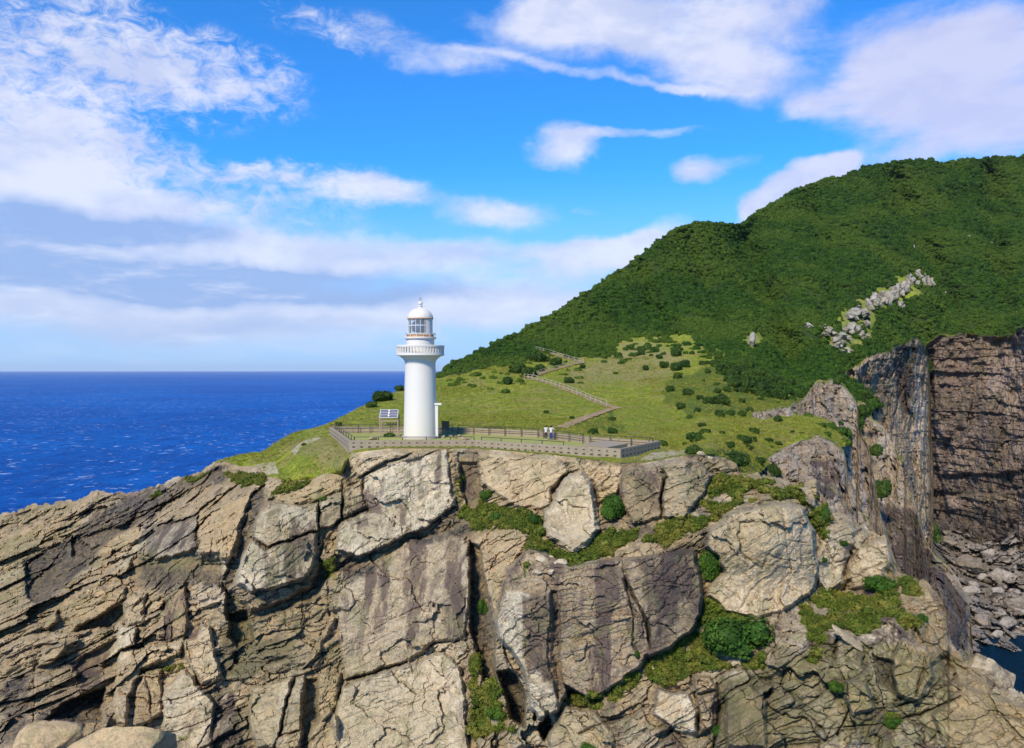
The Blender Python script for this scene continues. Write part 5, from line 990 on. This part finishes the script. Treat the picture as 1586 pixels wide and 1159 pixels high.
wall(3, 4, ZT_, CZ-8.8, 'concrete wall closing the right end of the terrace', 1)
wall(4, 5, ZT_, CZ-8.6, 'rear concrete wall stretch nearest the right corner', 1, 1)
wall(5, 6, ZT_, CZ-8.6, 'rear concrete wall stretch behind the low block', 1, 1)
wall(6, 7, ZT_, CZ-8.6, 'rear concrete wall stretch behind the two people', 1, 1)
wall(7, 8, ZT_, CZ-8.6, 'rear concrete wall behind the tower and the panel stand', 0)
wall(8, 0, ZT_, CZ-8.6, 'rear concrete wall stretch joining the far left corner', 0)
blk = poly_prism([((p-CX)/F*d, d) for p, d in [(903, 81.5), (941, 77.3), (972, 81.3), (940, 85.0)]], FLOOR-.02, CZ-7.45, 'concrete_block', M_CONC); tag(blk, 'low flat concrete block in the right corner of the terrace', 'concrete block')
def inset(i, f, off=.45):
    n = len(ENCW); cx = sum(x for x, y in ENCW)/n; cy = sum(y for x, y in ENCW)/n; (x0, y0), (x1, y1) = ENCW[i], ENCW[(i+1) % n]
    x, y = x0+(x1-x0)*f, y0+(y1-y0)*f; dx_, dy_ = x1-x0, y1-y0; L = math.hypot(dx_, dy_); nx, ny = -dy_/L, dx_/L
    return Vector((x+nx*off, y+ny*off, FLOOR))
def railing(pts, label, step=2.4, h=1.1, name='railing', mat=M_RAIL, group='dark railings inside the terrace walls', r=.036, rails=(1.0, .52), base=None):
    e = empty(name, pts[0], label, 'railing', group); o = Vector(pts[0]); P = []
    for a, b in zip(pts, pts[1:]):
        n = max(1, round((Vector(b)-Vector(a)).length/step))
        for k in range(n): P.append(Vector(a).lerp(Vector(b), k/n))
    P.append(Vector(pts[-1]))
    for p in P:
        m = MB(); q = p-o; m.tube(q-Vector((0, 0, .1)), q+Vector((0, 0, h)), r*1.25, seg=8); m.box(q+Vector((0, 0, .02)), (r*5, r*5, .03)); m.build('post', mat, e)
    for z in rails:
        m = MB()
        for a, b in zip(P, P[1:]): m.tube(a-o+Vector((0, 0, h*z-.02)), b-o+Vector((0, 0, h*z-.02)), r*.9, seg=6)
        m.build('rail', mat, e)
    return e
railing([inset(0, .05), inset(0, .97, .5)], 'dark metal railing along the short left wall')
railing([inset(1, .03), inset(1, .98)], 'dark metal railing along the long front wall under the tower')
railing([inset(2, .02), inset(2, .62)], 'dark metal railing along the right front wall, ending before the concrete block')
railing([inset(6, .98), inset(6, .03), inset(5, .9), inset(5, .05)], 'dark metal railing in front of the rear wall where the two people stand')
railing([inset(4, .95), inset(4, .05), inset(3, .85)], 'dark metal railing round the right rear corner')
railing([inset(8, .97, .6), inset(8, .1, .6), inset(7, .9, .6), inset(7, .05, .6)], 'dark metal railing in front of the rear wall behind the tower')

# ------------------------------------------------------------------ lighthouse
def lighthouse():
    e = empty('lighthouse', ((651-CX)/F*95.4, 95.4, FLOOR), 'white round lighthouse with gallery and domed lantern standing on the terrace', 'lighthouse')
    m = MB(); m.lathe([(0, .0), (2.22, .0), (2.22, .22), (2.16, .30), (1.9, .32), (0, .32)]); m.build('plinth', M_PLINTH, e, True)
    m = MB(); m.lathe([(1.97, .30), (1.975, .34), (1.93, 2.2), (1.885, 4.5), (1.84, 6.8), (1.795, 8.75), (1.80, 8.85), (1.84, 9.05), (1.93, 9.25), (2.10, 9.45), (2.34, 9.62), (2.40, 9.66), (2.40, 9.72), (0, 9.72)], 96); tw = m.build('tower', M_PAINT, e, True)
    m = MB(); m.box((1.93, -.35, 2.15), (.46, .6, 3.9), bev=.02); du = m.build('service_shaft', M_PAINT, tw); m = MB(); m.box((2.10, -.38, 4.05), (.95, .75, .24), bev=.03); m.build('hood', M_PAINT, du)
    g = MB(); g.lathe([(0, 9.70), (2.36, 9.70), (2.62, 9.74), (2.83, 9.80), (2.83, 10.02), (2.80, 10.05), (2.80, 10.08), (2.52, 10.08), (0, 10.08)], 96); ga = g.build('gallery', M_PAINT, e, True)
    g = MB(); g.lathe([(2.55, 10.72), (2.84, 10.72), (2.86, 10.76), (2.86, 10.96), (2.83, 11.0), (2.55, 11.0), (2.55, 10.72)], 96); g.build('coping', M_PAINT, ga, True)
    for k in range(46):
        a = (k+.5)*2*math.pi/46; b = MB(); b.box((2.69, 0, 10.395), (.26, .17, .67)); o = b.build('baluster', M_PAINT, ga) if k == 0 else None
        if k == 0: bme = o.data; o.rotation_euler = (0, 0, a)
        else: b.bm.free() if False else None; o = link('baluster', bme, ga); o.rotation_euler = (0, 0, a)
    m = MB(); m.lathe([(1.66, 10.05), (1.66, 11.70), (1.72, 11.76), (0, 11.76)], 72); m.build('service_drum', M_PAINT, e, True)
    lg = MB(); lg.lathe([(0, 11.755), (1.86, 11.76), (1.88, 11.80), (1.88, 11.93), (1.84, 11.96), (0, 11.965)], 72); lgo = lg.build('lantern_gallery', M_PAINT, e, True)
    m = MB(); m.lathe([(1.60, 11.96), (1.60, 12.26), (1.42, 12.27), (1.42, 11.96)], 72); m.build('lantern_base', M_RUST, lgo, True)
    for k in range(14):
        a = k*2*math.pi/14+.1; m = MB(); m.tube((1.82*math.cos(a), 1.82*math.sin(a), 11.95), (1.82*math.cos(a), 1.82*math.sin(a), 12.40), .028, seg=6); m.build('rail_post', M_PAINT, lgo)
    m = MB(); m.lathe([(1.80, 12.36), (1.85, 12.36), (1.85, 12.41), (1.80, 12.41), (1.80, 12.36)], 72); m.build('rail', M_PAINT, lgo, True)
    lr = MB(); lr.lathe([(1.43, 12.22), (1.47, 12.22), (1.47, 12.32), (1.43, 12.32), (1.43, 12.22)], 64)
    lr.lathe([(1.39, 13.28), (1.44, 13.28), (1.44, 13.36), (1.39, 13.36), (1.39, 13.28)], 64); lr.lathe([(1.39, 14.02), (1.46, 14.02), (1.46, 14.12), (1.39, 14.12), (1.39, 14.02)], 64)
    for k in range(16):
        a = k*2*math.pi/16+.12; lr.tube((1.42*math.cos(a), 1.42*math.sin(a), 12.3), (1.42*math.cos(a), 1.42*math.sin(a), 14.1), .034, seg=6)
    lo = lr.build('lantern_frame', M_PAINT, e)
    m = MB(); m.lathe([(1.40, 12.3), (1.40, 14.08)], 64); m.build('lantern_pane', M_GLASS, lo, True)
    m = MB(); m.lathe([(1.36, 12.3), (1.36, 14.08)], 14, -.98, .42); m.lathe([(1.44, 12.3), (1.44, 14.08)], 14, -.98, .42); m.build('blind_panel', M_PAINT, lo, True)
    m = MB(); m.lathe([(.0, 12.0), (.42, 12.0), (.42, 12.5), (.80, 12.6), (1.0, 13.0), (1.0, 13.3), (.80, 13.75), (.4, 13.95), (0, 13.95)], 32); m.build('lens', M_LENS, lo, True)
    m = MB(); m.lathe([(0, 11.99), (1.34, 11.99), (1.34, 12.2)], 32); m.build('lantern_floor', M_DARK, lo)
    m = MB(); m.lathe([(1.40, 14.08), (1.54, 14.10), (1.56, 14.16), (1.54, 14.22), (1.40, 14.22)], 64); ri = m.build('dome_rim', M_RUST, e, True)
    pr = [(1.50*math.cos(a), 14.2+1.26*math.sin(a)) for a in np.linspace(0, 1.40, 14)]
    m = MB(); m.lathe([(1.36, 14.12), (1.50, 14.19)]+pr+[(.24, 15.5), (.21, 15.6), (.30, 15.64), (.30, 15.70), (.18, 15.76), (0, 15.78)], 64); dm = m.build('dome', M_PAINT, e, True)
    for k in range(16):
        a = k*2*math.pi/16; r = MB(); P = [(1.505*math.cos(b)*math.cos(a), 1.505*math.cos(b)*math.sin(a), 14.2+1.265*math.sin(b)) for b in np.linspace(0, 1.35, 9)]
        for p, q in zip(P, P[1:]): r.tube(p, q, .016, seg=5)
        r.build('dome_rib', M_PAINT, dm)
    m = MB(); m.ico((0, 0, 15.98), .27, 3); m.build('ball', M_PAINT, dm, True)
    m = MB(); m.tube((0, 0, 16.2), (0, 0, 16.72), .025, .012, 6); m.tube((-.34, 0, 16.42), (.34, 0, 16.42), .014, seg=5); m.tube((0, -.34, 16.42), (0, .34, 16.42), .014, seg=5); m.tube((-.2, 0, 16.62), (.25, 0, 16.62), .02, seg=5); m.build('wind_vane', M_DARK, dm)
    m = MB(); m.tube((1.86, -.3, 11.95), (1.80, -.3, 14.3), .022, seg=5); m.tube((1.86, -.02, 11.95), (1.80, -.02, 14.3), .022, seg=5)
    for k in range(7): m.tube((1.85, -.3, 12.2+k*.3), (1.85, -.02, 12.2+k*.3), .014, seg=5)
    m.build('ladder', M_PAINT, e)
lighthouse()

# ------------------------------------------------------------------ panel stand, board
def stand():
    D_ = 97.0; k = D_/F; X0 = (603-CX)*k; e = empty('panel_stand', (X0, D_, FLOOR), 'wooden trestle carrying grey solar panels and white lamps beside the tower', 'solar panel')
    for sx in (-1, 1):
        m = MB(); m.box((sx*1.08, -.35, 1.2), (.11, .11, 2.45)); m.build('leg', M_WOOD, e); m = MB(); m.box((sx*1.08, .75, 1.35), (.11, .11, 2.75)); m.build('leg', M_WOOD, e)
        m = MB(); m.box((sx*1.08, .2, 2.0), (.07, 1.1, .09)); m.build('side_rail', M_WOOD, e)
    m = MB(); m.box((0, -.41, 1.95), (2.3, .05, .14)); m.build('cross_rail', M_WOOD, e); m = MB(); m.box((0, .81, 1.5), (2.3, .05, .14)); m.build('cross_rail', M_WOOD, e)
    for a in (-1, 1): m = MB(); m.tube((-1.03*a, -.34, .1), (0.2*a, .7, 1.3), .03, seg=6); m.build('brace', M_WOOD, e)
    pe = bpy.data.objects.new('panel_frame', None); fr = MB(); fr.box((0, 0, 0), (2.2, .06, 1.28), bev=.01); f = fr.build('panel_frame', M_GREYF, e); bpy.data.objects.remove(pe); f.location = (0, -.25, 2.82); f.rotation_euler = (R(-38), 0, 0); f.scale = (1, 1, .95)
    for r_ in range(3):
        for c_ in (-1, 1):
            m = MB(); m.box((c_*.55+.0, -.034, .40-.40*r_), (.96, .012, .345)); m.build('panel', M_PANEL, f)
    for z in (.38, -.02, -.40):
        m = MB(); m.ico((.02, -.12, z), .12, 2); m.build('lamp', M_WHITE, f, True)
stand()
def board():
    D_ = 100.0; k = D_/F; e = empty('notice_board', ((690-CX)*k, D_, FLOOR), 'plain brown board on two legs behind the tower on the right', 'notice board', rz=.08)
    for s in (-1, 1): m = MB(); m.box((s*.32, 0, .8), (.09, .09, 1.6)); m.build('leg', M_BOARD, e)
    m = MB(); m.box((0, -.07, 1.25), (.92, .05, .86), bev=.01); m.build('panel', M_BOARD, e); m = MB(); m.box((0, -.07, 1.71), (1.0, .12, .06)); m.build('cap', M_BOARD, e)
board()

# ------------------------------------------------------------------ trail with wooden rails
TRAIL = [(866, 664), (885, 656), (905, 648), (925, 641), (945, 634), (956, 632), (940, 628), (922, 622), (900, 612), (880, 604), (860, 597), (840, 591), (824, 586), (812, 585), (826, 583), (845, 576), (865, 571), (885, 565), (904, 562), (890, 559), (872, 554), (857, 549), (842, 545), (830, 542)]
def trail():
    P = []; 
    for (x0, y0), (x1, y1) in zip(TRAIL, TRAIL[1:]):
        n = max(2, int(math.hypot(x1-x0, y1-y0)/2.0))
        for k_ in range(n): P.append((x0+(x1-x0)*k_/n, y0+(y1-y0)*k_/n))
    A = np.array(P); D_ = back_surface(A[:, 0], A[:, 1]); C3 = at(A[:, 0], A[:, 1], D_); V = []; 
    W = 1.05
    for i in range(len(C3)):
        a = C3[max(0, i-2)]; b = C3[min(len(C3)-1, i+2)]; t = b-a; t[2] = 0; t /= np.linalg.norm(t)+1e-9; n_ = np.array([-t[1], t[0], 0])
        for s in (-1, -.33, .33, 1):
            q = C3[i]+n_*s*W*(1+.15*math.sin(i*1.3)); px, py = project(q); py = np.array([py]); px = np.array([px])
            dd = float(back_surface(px, py)[0]); z = min(q[2], CZ)  # drape
            V.append([q[0], q[1], q[2]+.16-(.08 if abs(s) == 1 else 0)])
    Fc = grid_faces(len(C3), 4); me = npmesh('path', np.array(V), Fc, M_PATH, True); tag(link('path', me), kind='structure')
    def run(i0, i1, side, lab):
        L = []
        for (x0, y0), (x1, y1) in zip(TRAIL[i0:i1], TRAIL[i0+1:i1+1]):
            n = max(1, round(math.hypot(x1-x0, y1-y0)/8.0))
            for k_ in range(n): L.append((x0+(x1-x0)*k_/n, y0+(y1-y0)*k_/n+side))
        L.append((TRAIL[i1][0], TRAIL[i1][1]+side)); Q = [Vector(back_pt(*l)) for l in L]
        railing(Q, lab, 9.0, 1.15, 'trail_fence', M_TRAIL, 'wooden fences along the zigzag trail', .046, (1.0, .5))
    run(6, 13, 1.6, 'pale wooden fence along the long middle leg of the zigzag trail'); run(14, 18, 1.0, 'pale wooden fence along the third leg of the trail, up to the right bend'); run(18, 23, .8, 'pale wooden fence along the topmost leg of the trail')
trail()

# ------------------------------------------------------------------ people
def person(px, D, label, trousers, bend, rz=0.0):
    x = (px-CX)/F*D; e_loc = Vector((x, D, FLOOR)); H = 1.64
    def skin(name, pts, edges, rad, mat, parent=None, sub=2, root=0):
        me = bpy.data.meshes.new(name); me.from_pydata(pts, edges, []); o = link(name, me, parent); o.modifiers.new('skin', 'SKIN')
        for i, r in enumerate(rad): me.skin_vertices[0].data[i].radius = (r, r) if not isinstance(r, tuple) else r; me.skin_vertices[0].data[i].use_root = i == root
        s = o.modifiers.new('smooth', 'SUBSURF'); s.levels = 1; s.render_levels = sub; me.materials.append(mat); return o
    hx = .33+bend*.1; fy = .30
    pts = [(0, 0, .90), (0, .0, 1.05), (0, .02, 1.22), (0, .03, 1.36), (0, .03, 1.44), (0, .045, 1.50), (0, .05, 1.60),
           (-.17, .03, 1.36), (-.24, .10, 1.16), (-.20, .30, 1.06), (-.19, .37, 1.06), (.17, .03, 1.36), (hx-.02, .04, 1.17), (.24, .26, 1.06), (.22, .36, 1.06),
           (-.09, 0, .86), (-.10, .02, .48), (-.11, -.02, .09), (-.11, .10, .035), (.09, 0, .86), (.10, .03, .48), (.11, -.01, .09), (.12, .11, .035)]
    ed = [(0, 1), (1, 2), (2, 3), (3, 4), (4, 5), (5, 6), (3, 7), (7, 8), (8, 9), (9, 10), (3, 11), (11, 12), (12, 13), (13, 14), (0, 15), (15, 16), (16, 17), (17, 18), (0, 19), (19, 20), (20, 21), (21, 22)]
    rad = [(.135, .10), (.115, .085), (.135, .10), (.125, .09), .055, .088, .100, .06, .042, .034, .028, .06, .042, .034, .028, .085, .055, .036, .032, .085, .055, .036, .032]
    body = skin('person', pts, ed, rad, M_SKIN); body.location = e_loc; body.rotation_euler = (0, 0, rz); tag(body, label, 'person')
    skin('shirt', [(0, 0, .82), (0, 0, 1.00), (0, .02, 1.20), (0, .03, 1.36), (0, .03, 1.42), (-.14, .03, 1.37), (-.20, .09, 1.18), (.14, .03, 1.37), (hx-.05, .05, 1.18)], [(0, 1), (1, 2), (2, 3), (3, 4), (3, 5), (5, 6), (3, 7), (7, 8)],
         [(.165, .13), (.155, .12), (.155, .12), (.13, .10), .065, .075, .065, .075, .065], M_SHIRT, body)
    skin('trousers', [(0, 0, .94), (0, 0, .86), (-.095, 0, .80), (-.105, .02, .48), (-.11, -.02, .12), (.095, 0, .80), (.105, .03, .48), (.11, -.01, .12)], [(0, 1), (1, 2), (2, 3), (3, 4), (1, 5), (5, 6), (6, 7)], [(.15, .12), (.15, .12), .105, .085, .075, .105, .085, .075], trousers, body)
    skin('hair', [(0, -.01, 1.44), (0, .005, 1.53), (0, .02, 1.61), (0, .03, 1.67)], [(0, 1), (1, 2), (2, 3)], [.09, .125, .135, .105], M_HAIR, body)
    for s in (-1, 1): skin('shoe', [(s*.11, -.05, .045), (s*.115, .12, .035)], [(0, 1)], [.048, .042], M_SHOE if trousers is M_BLACKC else M_JEANS, body)
    for hxx, s in ((-.19, -1), (.22, 1)):
        for q in range(4): skin('finger', [(hxx+(q-1.5)*.017, .385, 1.06), (hxx+(q-1.5)*.019, .42+.006*(q in (1, 2)), 1.055), (hxx+(q-1.5)*.019, .44, 1.03)], [(0, 1), (1, 2)], [.010, .009, .008], M_SKIN, body, 1)
        skin('thumb', [(hxx-s*.025, .37, 1.055), (hxx-s*.04, .395, 1.04), (hxx-s*.035, .415, 1.02)], [(0, 1), (1, 2)], [.011, .010, .008], M_SKIN, body, 1)
person(845.5, 93.2, 'person in white shirt, black trousers and white shoes at the railing, left of the pair', M_BLACKC, 0)
person(853.5, 92.9, 'person in a white shirt and blue jeans with one elbow out, right of the pair', M_JEANS, 1.0)
